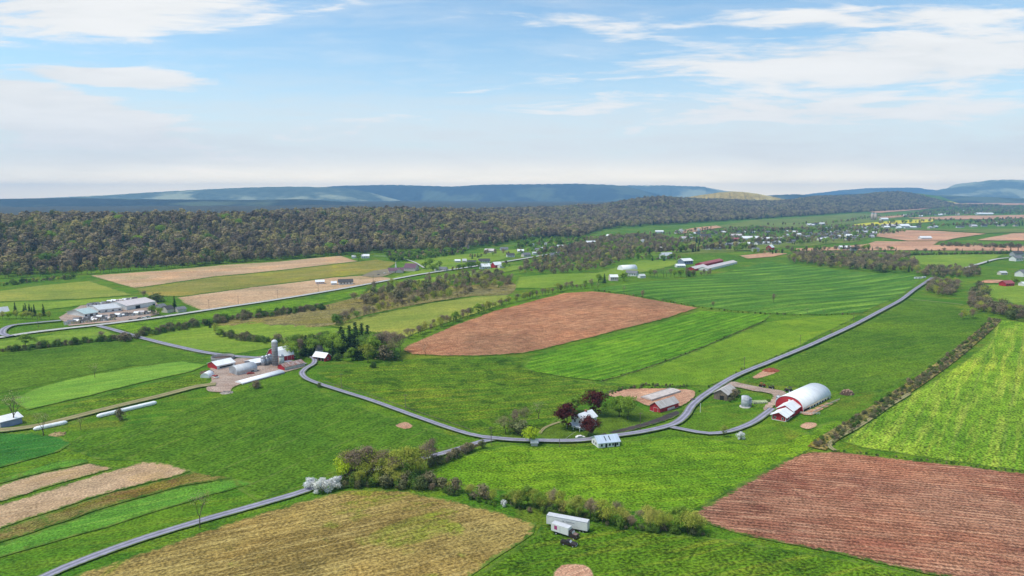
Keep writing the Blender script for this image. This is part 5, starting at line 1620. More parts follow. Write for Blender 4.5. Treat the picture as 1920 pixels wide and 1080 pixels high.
# ------------------------------------------------------------------ vehicles
def wheel(e, x, y, r, w, rim=CHROME):
    s = 1 if y > 0 else -1
    v, f = [], []
    n = 14
    prof = [(r * .55, -w / 2), (r * .93, -w / 2), (r, -w * .3), (r, w * .3), (r * .93, w / 2), (r * .55, w / 2)]
    for rr, yy in prof:
        for k in range(n):
            a = 2 * math.pi * k / n
            v.append((x + rr * math.cos(a), y + yy, r + rr * math.sin(a)))
    for i in range(len(prof) - 1):
        for k in range(n):
            f.append((i * n + k, i * n + (k + 1) % n, (i + 1) * n + (k + 1) % n, (i + 1) * n + k))
    o = mesh_obj('wheel', v, f, TYRE, e)
    yv = y + s * w * .38
    vv = [(x + r * .6 * math.cos(2 * math.pi * k / n), yv, r + r * .6 * math.sin(2 * math.pi * k / n)) for k in range(n)]
    vv += [(x + r * .3 * math.cos(2 * math.pi * k / n), yv - s * .06, r + r * .3 * math.sin(2 * math.pi * k / n)) for k in range(n)]
    ff = [(k, (k + 1) % n, n + (k + 1) % n, n + k) for k in range(n)] + [tuple(range(n, 2 * n))]
    mesh_obj('rim', vv, ff, rim, o)


lo, rz, L, W = frame((1030, 989), (1095, 1000), W=2.6)
e = empty("semi_trailer", lo, rz); tag(e, "long white semi trailer parked at the hedge", "trailer")
L = 14.2
box('body', -L / 2, L / 2, -1.3, 1.3, 1.15, 4.05, WHITE, e)
box('roof', -L / 2 + .03, L / 2 - .03, -1.27, 1.27, 4.06, 4.12, mat("trailer_roof", (0.60, 0.60, 0.61), 0.6, 0.1, 0.7), e)
for z in (1.1, 3.95):
    for s in (-1, 1):
        box('rail', -L / 2, L / 2, s * 1.31 - .02, s * 1.31 + .02, z, z + .14, STEEL, e)
dr = box('rear_frame', L / 2 + .004, L / 2 + .05, -1.31, 1.31, 1.1, 4.07, STEEL, e)
for s in (-1, 1):
    d_ = box('door', L / 2 + .052, L / 2 + .09, min(s * .04, s * 1.18), max(s * .04, s * 1.18), 1.25, 3.92, WHITE, e)
    box('lock_bar', L / 2 + .092, L / 2 + .12, s * .42 - .03, s * .42 + .03, 1.3, 3.85, STEEL, d_)
for x in (L / 2 - 2.6, L / 2 - 1.4):
    for y in (-1.05, 1.05):
        wheel(e, x, y, .5, .5)
box('axle_frame', L / 2 - 3.2, L / 2 - .9, -.6, .6, .7, 1.14, DARK, e)
for y in (-.8, .8):
    box('landing_leg', -L / 2 + 3.2, -L / 2 + 3.4, y - .08, y + .08, 0, 1.14, STEEL, e)
rl = random.Random(3)
x = -1.4
ink = mat("faded_lettering", (0.16, 0.17, 0.20), 0.8, 0.3, 3.0)
for k in range(12):        # faded, no longer readable lettering
    wl = rl.uniform(.16, .28); hl = .46 if k < 2 else .30
    if k == 2: x += .6
    for q in range(3):
        box('lettering', x + q * wl * .36, x + q * wl * .36 + wl * .2, -1.318, -1.303, 2.9, 2.9 + hl * rl.uniform(.6, 1), ink, e)
    x += wl + .07

lo, rz, L, W = frame((1033, 1000), (1080, 1014), W=2.4)
e = empty("box_truck", lo, rz); tag(e, "old white box truck with dark cab and magenta panel beside the trailer", "truck")
L = 9.4
box('cargo_box', -L / 2, L / 2 - 2.9, -1.2, 1.2, 1.05, 3.5, WHITE, e)
box('cargo_roof', -L / 2 + .05, L / 2 - 2.95, -1.15, 1.15, 3.503, 3.55, mat("trailer_roof", (0.6, 0.6, 0.61)), e)
box('panel', -L / 2 + 1.2, -L / 2 + 2.3, -1.225, -1.204, 1.8, 3.1, MAGENTA, e)
box('side_door', -L / 2 + 3.4, -L / 2 + 3.47, -1.23, -1.204, 1.2, 3.2, STEEL, e)
box('chassis', -L / 2 + .3, L / 2 - .2, -.5, .5, .55, 1.04, DARK, e)
x0 = L / 2 - 2.85
prism_cab = [(x0, .6), (L / 2, .6), (L / 2, 1.55), (L / 2 - .25, 1.72), (x0 + 1.35, 1.85), (x0 + 1.0, 2.55), (x0, 2.6)]
n = len(prism_cab)
v = [(a, -1.02, b) for a, b in prism_cab] + [(a, 1.02, b) for a, b in prism_cab]
mesh_obj('cab', v, [tuple(range(n - 1, -1, -1)), tuple(range(n, 2 * n))] + [(i, (i + 1) % n, n + (i + 1) % n, n + i) for i in range(n)], CAR_D, e)
mesh_obj('windscreen', [(x0 + 1.36, -.9, 1.89), (x0 + 1.36, .9, 1.89), (x0 + 1.05, .85, 2.5), (x0 + 1.05, -.85, 2.5)], [(0, 1, 2, 3)], CHROME, e)
for s in (-1, 1):
    box('side_window', x0 + .25, x0 + .95, s * 1.03 - .012, s * 1.03 + .012, 1.85, 2.42, GLASS, e)
    box('headlight', L / 2 + .004, L / 2 + .05, s * .75 - .12, s * .75 + .12, 1.0, 1.25, CHROME, e)
    wheel(e, L / 2 - 1.0, s * 1.0, .5, .32); wheel(e, -L / 2 + 1.9, s * 1.0, .5, .45)
mesh_obj('hood', [(x0 + 1.42, -.8, 1.87), (L / 2 - .22, -.7, 1.75), (L / 2 - .22, .7, 1.75), (x0 + 1.42, .8, 1.87)], [(0, 1, 2, 3)], mat("faded_hood", (0.25, 0.17, 0.14), 0.7, 0.3, 2.0), e)

lo, rz, L, W = frame((1053, 1023), (1077, 1027), W=1.9)
e = empty("pickup_truck", lo, rz - .1); tag(e, "small dark brown old pickup below the box truck", "pickup")
L = 5.2
x0 = -L / 2
pf = [(x0, .5), (x0 + L, .5), (x0 + L, 1.0), (x0 + L - .15, 1.12), (x0 + 3.45, 1.2), (x0 + 2.95, 1.72), (x0 + 1.95, 1.74), (x0 + 1.8, 1.2), (x0, 1.18)]
n = len(pf)
v = [(a, -.88, b) for a, b in pf] + [(a, .88, b) for a, b in pf]
mesh_obj('body', v, [tuple(range(n - 1, -1, -1)), tuple(range(n, 2 * n))] + [(i, (i + 1) % n, n + (i + 1) % n, n + i) for i in range(n)], CAR_D, e)
mesh_obj('windscreen', [(x0 + 3.44, -.76, 1.24), (x0 + 3.44, .76, 1.24), (x0 + 3.0, .7, 1.72), (x0 + 3.0, -.7, 1.72)], [(0, 1, 2, 3)], CHROME, e)
box('cargo_bed', x0 + .12, x0 + 1.75, -.72, .72, 1.19, 1.22, DARK, e)
for s in (-1, 1):
    box('side_window', x0 + 2.0, x0 + 2.95, s * .89 - .012, s * .89 + .012, 1.25, 1.64, GLASS, e)
    box('headlight', L / 2 + .004, L / 2 + .04, s * .65 - .13, s * .65 + .13, .8, 1.0, CHROME, e)
    wheel(e, x0 + 1.05, s * .8, .36, .24); wheel(e, x0 + L - .95, s * .8, .36, .24)
box('bumper', L / 2 + .004, L / 2 + .14, -.85, .85, .48, .64, CHROME, e)


def tractor(u, v, rz, label, m, s=1.0):
    p = G3(u, v)
    e = empty("tractor", p, rz); e.scale = (s, s, s); tag(e, label, "tractor")
    box('hood', .1, 2.0, -.4, .4, .8, 1.5, m, e)
    box('chassis', -1.0, 1.9, -.3, .3, .5, .79, DARK, e)
    box('seat', -.9, -.4, -.3, .3, 1.0, 1.4, DARK, e)
    for sx in (-1.1, -.1):
        for sy in (-.6, .6):
            box('post', sx - .04, sx + .04, sy - .04, sy + .04, .9, 2.4, DARK, e)
    box('canopy', -1.3, .1, -.75, .75, 2.4, 2.5, m, e)
    box('exhaust', 1.2, 1.3, -.05, .05, 1.5, 2.2, STEEL, e)
    for sy in (-1, 1):
        box('mudguard', -1.25, -.1, sy * .75 - .2, sy * .75 + .2, 1.45, 1.55, m, e)
        wheel(e, -.7, sy * .95, .75, .42); wheel(e, 1.55, sy * .75, .42, .28)


tractor(1429, 726, 0.4, "red tractor standing beside the barn drive", MACH_R, 1.1)
tractor(1447, 729, 2.6, "small dark tractor between the red one and the barn", CAR_D, 0.9)
tractor(1479, 735, 2.4, "black tractor beside the arched barn roof", CAR_D, 1.2)

# ------------------------------------------------------------------ silo farm
gable("cattle_shed", "white-roofed cattle shed with red gable beside the round tank", "shed", (407, 693.5), (441, 686.5), (398.5, 687), 2.6, 1.9, WHITE, R_WHITE, ends=RED, doors=[('f', 0, 0.7, 9.0, 1.0, DARK, WHITE)])
p = G3(418, 674)
e = empty("slurry_tank", p); tag(e, "round dark concrete slurry tank at the silo farm", "tank")
lathe('wall', [(7.4, -0.8), (7.4, 2.4), (7.0, 2.4), (7.0, 0.3), (0.1, 0.25)], CONC_D, e, n=32)
lathe('slurry', [(6.98, 0.9), (3.0, 0.92), (0.1, 0.92)], mat("slurry", (0.14, 0.085, 0.065), 0.7, 0.2, 0.5), e, n=32)
e, L, W = arched("quonset_hut", "grey arched quonset shed in the middle of the farmyard", "shed", (445, 704.5), (482, 697), (439, 698), 5.2, R_SILVER, GREYW, stub=2.0, wallm=CONC, p=0.85)
box('door', -L / 2 - .14, -L / 2 - .09, -1.5, 1.5, -.1, 3.0, STEEL, e)
box('side_opening', L * .18, L * .34, -W / 2 - .16, -W / 2 - .11, .7, 1.4, DARK, e)
box('side_opening', -L * .1, -L * .06, -W / 2 - .16, -W / 2 - .11, .7, 1.3, WHITE, e)
gable("loafing_shed", "low white-roofed shed behind the quonset hut", "shed", (476, 688), (496, 684), (469, 681), 2.2, 1.2, GREYW, R_WHITE)
for i, (u, v) in enumerate([(494, 686), (501, 684), (506.5, 682)]):
    e = silo("feed_bin", ["grey steel feed bin nearest the low shed", "middle one of three grey steel feed bins", "grey steel feed bin nearest the tall silo"][i], u, v, 1.5, 5.2, STEEL, rings=False)
silo("silo", "tall dark concrete silo with bright dome", 516.5, 686, 1.9, 15.5, CONC_D, cap=mat("bright_dome", (0.66, 0.67, 0.68), 0.4, 0.08, 1.0))
silo("milk_tank", "pale green-white cylindrical tank between silo and red barn", 528, 683, 1.7, 5.0, mat("pale_green_paint", (0.56, 0.64, 0.58), 0.6, 0.08, 0.8), rings=False)
gable("bank_barn", "red bank barn with white gambrel roof behind the silo", "barn", (524, 679.5), (552, 674), (515, 671), 4.2, 4.4, RED, R_WHITE, gambrel=True, doors=[('f', 2.0, 0.2, 3.0, 3.2, RED, WHITE), ('f', 6.0, 1.2, 1.0, 1.4)])
gable("machine_shed", "low rusty-roofed red shed at the lane bend", "shed", (534, 695.5), (571, 687), (528, 690.5), 2.4, 1.6, CONC, R_RUST, ends=RED)
lo, rz, L, W = frame((455, 721), (534, 700), W=7.0)
e = empty("silage_clamp", lo, rz); tag(e, "long silage clamp under a bright white tarp", "silage clamp")
prism('tarp', [(y, z - .1) for y, z in arch_prof(W / 2, 1.7, 10, 0.0, .6)], -L / 2, L / 2, TARP, e, smooth=True)
box('side_wall', -L / 2, L / 2, -W / 2 - .35, -W / 2 - .05, -1.4, .7, CONC_D, e)
arched("calf_hut", "small white domed calf hut at the yard edge", "hut", (392, 709), (401, 704), W=5.0, H=2.8, roof=TARP, endm=TARP, stub=0.05)
p = G3(404, 709)
e = empty("farm_truck", p, -0.6); tag(e, "small white and red farm truck beside the calf hut", "truck")
box('body', -2.3, 2.3, -.9, .9, .5, 1.1, WHITE, e); box('cab', -.2, 1.4, -.85, .85, 1.1, 1.9, MACH_R, e); box('windscreen', 1.404, 1.44, -.75, .75, 1.2, 1.8, GLASS, e)
box('cargo', -2.2, -.3, -.85, .85, 1.1, 1.6, MACH_R, e)
for x in (-1.5, 1.5):
    for y in (-.8, .8): wheel(e, x, y, .4, .26)
e, L, W = gable("garage", "red garage with white roof where the lane ends", "garage", (588, 674.5), (609.5, 678), (599, 671.5), 2.9, 2.3, RED, R_WHITE, over=0.7, doors=[('f', x, 0.1, 2.0, 2.1, DARK, WHITE) for x in (-2.6, 0.2, 3.0)], wins=[('r', 0, 1.0, 1.0, 1.2)])
gable("farm_dwelling", "grey-white house hidden in the farm conifers", "house", (597, 667), (606, 666), W=7, hw=4.0, hr=2.6, wall=WHITE, roof=R_GREY)


def bag(label, a, b, r=1.4):
    A, B = G3(*a), G3(*b)
    d = B - A; L = d.length
    e = empty("silage_bag", A + Vector((0, 0, r * .72)), 0.0); tag(e, label, "silage bag")
    q = d.to_track_quat('X', 'Z'); e.rotation_euler = q.to_euler()
    v, f, n = [], [], 14
    rng = random.Random(int(a[0]))
    st = [(0, .05), (.25, .45), (.7, .8), (1.6, 1.0)] + [(k, rng.uniform(.95, 1.04)) for k in np.linspace(3.5, L - 3.5, 22)] + [(L - 1.6, 1.0), (L - .7, .8), (L - .25, .45), (L, .05)]
    for x, s in st:
        for k in range(n):
            t = 2 * math.pi * k / n
            v.append((x, r * s * math.cos(t) * 1.1, max(r * s * math.sin(t) * .9, -r * .8)))
    for i in range(len(st) - 1):
        for k in range(n):
            f.append((i * n + k, i * n + (k + 1) % n, (i + 1) * n + (k + 1) % n, (i + 1) * n + k))
    o = mesh_obj('sleeve', v, f, TARP, e, smooth=True)


bag("long white plastic silage bag beside the farm track", (181, 784), (294, 757), 1.15)
bag("shorter white plastic silage bag near the blue-sided shed", (62, 808), (127, 794), 1.1)
gable("blue_shed", "blue-grey shed with white roof beside the tall bare tree", "shed", (2, 804), (29, 797), W=9.0, L=9.0, hw=3.2, hr=1.5, wall=BLUEW, roof=R_WHITE, over=.6, ends=GREYW)

# ------------------------------------------------------------------ sales yard on the highway
e, L, W = gable("warehouse", "large white warehouse with pinkish roof in the sales yard", "warehouse", (238, 582.5), (292, 574), (220, 575), 4.8, 3.2, WHITE, R_PINK, doors=[('f', -4, 0.0, 5.0, 3.6), ('f', 14, 0.5, 3.0, 2.2, GLASS)])
gable("warehouse", "long low white warehouse with grey roof in the sales yard", "warehouse", (187, 588), (228, 583.5), (166, 580), 3.6, 2.2, WHITE, R_SILVER, wins=[('f', x, 1.2, 2.0, 1.2) for x in (-10, -4, 2, 8)])
gable("showroom", "white showroom with pale teal roof in the sales yard", "shop", (160, 595), (183, 591.5), (141, 588), 3.2, 3.0, WHITE, R_TEAL, over=1.0, doors=[('f', 0, 0.0, 3.0, 2.4, GLASS)], wins=[('f', -5, 0.8, 2.0, 1.4), ('f', 5, 0.8, 2.0, 1.4)])
SHED_ME = {}


def mini_shed(x, y, rz, s, wm, rm, label, group):
    """garden shed for sale: shared meshes, wall + roof + door"""
    key = (wm.name, rm.name)
    if key not in SHED_ME:
        e0 = empty("garden_shed", (0, 0, 0))
        a_ = prism('wall', [(-1.5, -.3), (1.5, -.3), (1.5, 2.1), (0, 3.0), (-1.5, 2.1)], -2, 2, wm, e0)
        b_ = prism('roof', [(-1.75, 2.13), (0, 3.2), (1.75, 2.13), (1.75, 2.0), (0, 3.05), (-1.75, 2.0)], -2.2, 2.2, rm, e0)
        c_ = box('door', -.6, .6, -1.56, -1.51, 0, 1.9, WHITE if wm is not WHITE else DARK, e0)
        SHED_ME[key] = (a_.data, b_.data, c_.data)
        for q in (a_, b_, c_, e0): bpy.data.objects.remove(q)
    e = empty("garden_shed", (x, y, h1(x, y) + .25), rz); e.scale = (s, s, s)
    for nm, me in zip(('wall', 'roof', 'door'), SHED_ME[key]):
        o = bpy.data.objects.new(nm, me); o.parent = e; col.objects.link(o)
    tag(e, label, "shed", group)


SW = [SHED_TAN, WHITE, PINKISH, CREAM, GREYW]; SR = [R_DARK, R_PINK, R_GREY, R_WHITE]
rs = random.Random(9)
SWN = {SHED_TAN.name: 'tan', WHITE.name: 'white', PINKISH.name: 'pinkish', CREAM.name: 'cream', GREYW.name: 'grey'}
SRN = {R_DARK.name: 'dark', R_PINK.name: 'pink-white', R_GREY.name: 'grey', R_WHITE.name: 'white'}
for row, (px, n, where) in enumerate([([(124, 609), (165, 605), (212, 600)], 17, "in the front display row"), ([(140, 603), (200, 597)], 12, "in the second display row"), ([(168, 576), (210, 569), (256, 563)], 18, "in the back display row"), ([(206, 596), (250, 592), (288, 588)], 13, "before the pink-roofed warehouse")]):
    for (x, y) in line_pts(px, n, 1.5, 100 + row):
        wm, rm = rs.choice(SW), rs.choice(SR)
        lb = f"{SWN[wm.name]} garden shed with {SRN[rm.name]} roof {where}"
        mini_shed(x, y, rs.uniform(-.2, .5), rs.uniform(.8, 1.25), wm, rm, lb, lb + "s")


def car(u, v, rz, m, label, group=None):
    p = G3(u, v)
    e = empty("car", p, rz); tag(e, label, "car", group)
    pf = [(-2.2, .3), (2.2, .3), (2.2, .8), (1.2, .95), (.6, 1.42), (-1.2, 1.42), (-1.9, .95), (-2.2, .9)]
    n = len(pf)
    v_ = [(a, -.85, b) for a, b in pf] + [(a, .85, b) for a, b in pf]
    mesh_obj('body', v_, [tuple(range(n - 1, -1, -1)), tuple(range(n, 2 * n))] + [(i, (i + 1) % n, n + (i + 1) % n, n + i) for i in range(n)], m, e)
    for s in (-1, 1):
        box('side_window', -1.2, .6, s * .86 - .01, s * .86 + .01, .98, 1.34, GLASS, e)
        for x in (-1.35, 1.35): wheel(e, x, s * .78, .32, .22)


for i, (u, v) in enumerate([(262, 598), (270, 597), (246, 601), (278, 595)]):
    car(u, v, .3, [CAR_D, WHITE, CAR_D, GREYW][i], ["dark car parked by the yard edge beside a white one", "white car parked by the yard edge", "dark car parked alone by the highway verge", "grey car parked nearest the yard houses"][i])
car(308, 595, .25, GREYW, "grey car driving on the highway past the yard")
gable("house", "grey-roofed house right of the sales yard", "house", (303, 582), (314, 580), W=9, hw=3.2, hr=2.4, wall=GREYW, roof=R_GREY)
gable("house", "dark-roofed gabled house right of the sales yard", "house", (314, 587), (327, 585), W=9, hw=3.4, hr=3.0, wall=CREAM, roof=R_DARK)
gable("house", "low grey bungalow at the end of the yard houses", "house", (334, 586), (350, 584), W=8, hw=2.8, hr=2.0, wall=CREAM, roof=R_GREY)
gable("cottage", "white cottage with steep white gable at the highway ramp", "house", (0, 592), (18, 590), W=10, hw=3.2, hr=4.0, wall=CREAM, roof=R_SILVER)

# ------------------------------------------------------------------ church
CH_R = R_PURP
gable("church", "church hall with purple-brown roof and white steeple", "church", (757, 508), (778, 508.5), W=17, hw=4.5, hr=6.0, wall=PINKISH, roof=CH_R)
e, L, W = gable("church_wing", "low church wing with purple-brown roof beside the car park", "church", (729, 512), (757, 511), W=15, hw=3.2, hr=3.6, wall=PINKISH, roof=CH_R, doors=[('f', 0, 0, 3, 2.4)])
prism('entrance_gable', [(-0, 0), (0.01, 0), (0.01, 0.01)], 0, .01, PINKISH, e)
bpy.data.objects.remove([o for o in e.children if o.name.startswith('entrance_gable')][0])
v = [(L * .2 - 5, -W / 2 - 3, -.8), (L * .2 + 5, -W / 2 - 3, -.8), (L * .2 + 5, -W / 2 - 3, 3), (L * .2, -W / 2 - 3, 6.4), (L * .2 - 5, -W / 2 - 3, 3)]
v2 = [(a, -W / 2 + 4, c_) for a, b_, c_ in v]
mesh_obj('entrance_wall', v + v2, [(0, 1, 2, 3, 4), (9, 8, 7, 6, 5), (0, 5, 6, 1), (1, 6, 7, 2), (4, 9, 5, 0)], PINKISH, e)
mesh_obj('entrance_roof', [(L * .2 - 5.6, -W / 2 - 3.5, 2.7), (L * .2, -W / 2 - 3.5, 6.6), (L * .2 + 5.6, -W / 2 - 3.5, 2.7), (L * .2 - 5.6, -W / 2 + 4, 2.7), (L * .2, -W / 2 + 4, 6.6), (L * .2 + 5.6, -W / 2 + 4, 2.7)], [(0, 1, 4, 3), (1, 2, 5, 4)], CH_R, e)
box('steeple_base', -1.2, 1.2, -1.2, 1.2, 5.5, 9.0, WHITE, e)
lathe('spire', [(1.1, 9.0), (.7, 11.0), (.45, 13.0), (.05, 17.0)], WHITE, e, n=8)

# ------------------------------------------------------------------ houses of the valley
HOUSE_ME = {}


def small_house(u, v, L, W, hw, hr, rz, wm, rm, label, group=None, cat="house", name="house"):
    key = (wm.name, rm.name, round(hr / W, 2), round(W / L, 1), round(hw / W, 1))
    p = G3(u, v)
    if key not in HOUSE_ME:
        e0 = empty("tmp", (0, 0, 0))
        w2 = .5 * W / L; z1 = hw / L; z2 = (hw + hr) / L; o_ = .035
        a_ = prism('wall', [(-w2, -.15), (w2, -.15), (w2, z1), (0, z2), (-w2, z1)], -.5, .5, wm, e0)
        b_ = prism('roof', [(-w2 - o_, z1 - o_ * .6 + .005), (0, z2 + .005), (w2 + o_, z1 - o_ * .6 + .005), (w2 + o_, z1 - o_ * .6 + .025), (0, z2 + .03), (-w2 - o_, z1 - o_ * .6 + .025)], -.54, .54, rm, e0)
        wi = [box('window', x - .045, x + .045, -w2 - .006, -w2 - .001, z1 * .4, z1 * .8, GLASS, e0) for x in (-.32, -.1, .12, .34)]
        HOUSE_ME[key] = (a_.data, b_.data, [q.data for q in wi], [q.location.copy() for q in wi])
        for q in [a_, b_] + wi + [e0]: bpy.data.objects.remove(q)
    ms = HOUSE_ME[key]
    e = empty(name, p, rz); e.scale = (L, L, L)
    for nm, me in [('wall', ms[0]), ('roof', ms[1])]:
        o = bpy.data.objects.new(nm, me); o.parent = e; col.objects.link(o)
    if p.length < 1500:
        for me in ms[2]:
            o = bpy.data.objects.new('window', me); o.parent = e; col.objects.link(o)
    tag(e, label, cat, group)
    return e


HW = [WHITE, WHITE, CREAM, GREYW, PINKISH]; HR_ = [R_GREY, R_DARK, R_SILVER, R_WHITE]
rv = random.Random(21)
for u, v, L, W, hw, hr, rz, wm, rm, lb in [
    (600, 532, 11, 9, 3, 2, .3, PINKISH, R_WHITE, "pale small barn left of the tan field farmhouse"),
    (626, 534, 7, 6, 2.6, 2, .3, WHITE, R_WHITE, "tiny white garage beside the tan field farmhouse"),
    (648, 533, 18, 9, 3.4, 3, .3, WHITE, R_DARK, "white farmhouse with dark roof in the tan field"),
    (685, 484, 14, 9, 4, 3, .2, WHITE, R_WHITE, "white house at the edge of the big wood"),
    (664, 484, 8, 7, 3, 2, .2, WHITE, R_SILVER, "small white shed at the edge of the big wood"),
    (822, 508, 9, 8, 3, 3, .5, WHITE, R_GREY, "white house below the dark church trees, steep roof"),
    (832, 508, 10, 8, 3, 3, -.4, CREAM, R_GREY, "cream house below the dark church trees"),
    (858, 492, 9, 7, 3, 2, .1, WHITE, R_WHITE, "white garage in the row above the highway"),
    (871, 492, 7, 7, 3, 3, .1, CREAM, R_SILVER, "round-topped cream shed in the row above the highway"),
    (885, 494, 14, 8, 3, 2, .1, WHITE, R_DARK, "long white bungalow with dark roof above the highway"),
    (908, 492, 18, 9, 3, 3, .2, WHITE, R_DARK, "long white house with dark roof beside the highway drive"),
    (909, 504, 14, 12, 4, 4, .4, WHITE, R_WHITE, "white house with bright roof on the highway"),
    (931, 502, 13, 11, 5, 4, .6, RED, R_WHITE, "red barn with white roof on the highway"),
    (939, 503, 8, 7, 4, 2, .6, WHITE, R_SILVER, "white lean shed beside the red highway barn"),
    (872, 466, 16, 10, 4, 3, .3, PINKISH, R_PINK, "pinkish house on the slope under the wood"),
    (918, 474, 18, 10, 4, 3, -.2, PINKISH, R_PINK, "pinkish house in the meadow under the wood"),
    (945, 469, 16, 9, 3, 3, .2, WHITE, R_GREY, "white house with grey roof in the meadow under the wood"),
    (957, 482, 14, 9, 4, 3, .2, WHITE, R_DARK, "white house beside dark yard trees"),
    (989, 444, 30, 16, 6, 3, .05, WHITE, R_WHITE, "long white building inside the wood edge"),
    (976, 473, 13, 9, 3, 3, .1, WHITE, R_WHITE, "small bright white roadside house"),
    (986, 481, 16, 10, 4, 3, .6, CREAM, R_GREY, "cream roadside house with grey roof"),
    (1003, 477, 10, 8, 3, 2, .2, WHITE, R_SILVER, "small white roadside garage"),
    (1038, 482, 14, 9, 4, 4, .4, PINKISH, R_GREY, "brown-gabled house on the highway rise"),
    (1052, 480, 13, 9, 4, 4, -.3, PINKISH, R_DARK, "dark-roofed house on the highway rise"),
    (1068, 477, 14, 8, 3, 2, .1, WHITE, R_SILVER, "low white house past the highway rise"),
    (1094, 472, 16, 9, 3, 2, .3, WHITE, R_SILVER, "low silver-roofed house by the highway"),
    (1108, 460, 22, 16, 5, 5, .2, WHITE, R_WHITE, "broad white barn at the highway end"),
    (1123, 453, 12, 9, 3, 3, -.2, WHITE, R_GREY, "white house behind the broad white barn"),
    (1143, 445, 16, 9, 4, 4, -.6, WHITE, R_WHITE, "white farm building on the wooded slope"),
    (1150, 526, 10, 10, 5, 2.5, .1, PINKISH, R_WHITE, "square pink shed between dark trees"),
    (1185, 517, 15, 9, 4, 3, -.5, WHITE, R_GREY, "white house with grey roof below the white dome"),
    (1203, 521, 8, 7, 3, 2, .3, WHITE, R_SILVER, "tiny white garage below the white dome"),
    (1249, 484, 22, 12, 5, 5, .4, WHITE, R_SILVER, "white farmhouse with silver roof by the brown wood"),
    (1224, 470, 36, 10, 4, 3, .2, PINKISH, R_PINK, "long pinkish barn in the brown wood"),
    (1285, 495, 20, 14, 6, 3, .5, BLUEW, R_WHITE, "blue-walled barn with white roof by the poultry barns"),
    (1275, 501, 14, 10, 3, 2, .1, WHITE, R_WHITE, "white lean-to beside the blue-walled barn"),
    (1236, 437, 24, 10, 5, 3, .0, WHITE, R_WHITE, "long white building under the ridge wood"),
    (1270, 438, 14, 10, 5, 5, .3, WHITE, R_SILVER, "white farmhouse beside the pink bare strip"),
    (1282, 450, 18, 12, 5, 4, .2, BRICK, R_PINK, "pink-roofed brick house in the village"),
    (1322, 446, 26, 12, 5, 5, .1, WHITE, R_DARK, "white village house with long dark roof"),
    (1372, 453, 34, 18, 7, 2, .05, BRICK, R_RED, "large red brick school block"),
    (1380, 445, 28, 16, 6, 3, .05, PINKISH, R_PINK, "pink-roofed hall behind the brick school block"),
    (1408, 450, 46, 18, 5, 4, .1, WHITE, R_WHITE, "long white factory hall beside the brick block"),
    (1436, 451, 30, 14, 5, 3, .05, WHITE, R_WHITE, "white hall next to the long factory hall"),
    (1452, 452, 18, 12, 5, 3, .1, BRICK, R_PINK, "pink-walled building at the end of the factory row"),
    (1444, 469, 14, 12, 6, 5, .8, RED, R_WHITE, "red barn with white roof near the grey wood"),
    (1416, 471, 14, 10, 4, 3, .2, WHITE, R_GREY, "white house left of the red village barn"),
    (1325, 468, 14, 10, 5, 3, -.5, WHITE, R_SILVER, "tilted white house above the brown wood"),
    (1345, 468, 16, 10, 4, 3, .1, GREYW, R_SILVER, "grey house above the brown wood"),
    (1552, 430, 30, 14, 5, 3, .0, WHITE, R_WHITE, "white hall on the village green"),
    (1609, 431, 60, 16, 5, 4, .2, WHITE, R_SILVER, "very long silver-roofed barn beyond the village"),
    (1672, 426, 70, 22, 6, 4, .1, PINKISH, R_PINK, "very long pinkish hall before the yellow field"),
    (1694, 427, 34, 22, 7, 6, .1, WHITE, R_WHITE, "bright white broad barn before the yellow field"),
    (1710, 428, 26, 14, 5, 3, .1, WHITE, R_WHITE, "small white barn right of the bright broad one"),
    (1657, 413, 34, 20, 6, 5, .1, WHITE, R_WHITE, "white barn behind the yellow field"),
    (1845, 403, 90, 24, 7, 4, .0, WHITE, R_WHITE, "very long white hall under the far town"),
    (1734, 449, 30, 12, 5, 3, .1, WHITE, R_WHITE, "white farm buildings inside the pink field"),
    (1583, 468, 22, 11, 5, 3, .05, GREYW, R_WHITE, "white-roofed shed above the brown wood"),
    (1600, 470, 14, 9, 5, 3, .05, GREYW, R_DARK, "dark house above the brown wood"),
    (1905, 489, 17, 12, 5, 4, .3, WHITE, R_GREY, "white house at the pale road"),
    (1906, 480, 18, 12, 5, 4, .1, GREYW, R_DARK, "dark-roofed house at the pale road"),
    (1916, 518, 16, 11, 5, 4, .5, WHITE, R_GREY, "tall white house with grey roof by the garden"),
    (1879, 515, 10, 7, 3, 2, .1, CREAM, R_SILVER, "small cream shed behind the vegetable garden"),
    (1887, 536, 14, 9, 3.6, 3, .3, RED, R_RED, "small red barn beside the oval paddock"),
    (1919, 536, 9, 7, 3, 2, .3, WHITE, R_WHITE, "white shed beside the small red barn"),
]:
    small_house(u, v, L, W, hw, hr, rz, wm, rm, lb, cat="building" if L > 22 else "house", name="building" if L > 22 else "house")
WN = {WHITE.name: 'white', CREAM.name: 'cream', GREYW.name: 'grey', PINKISH.name: 'pinkish'}
RN = {R_GREY.name: 'grey', R_DARK.name: 'dark', R_SILVER.name: 'silver', R_WHITE.name: 'white'}
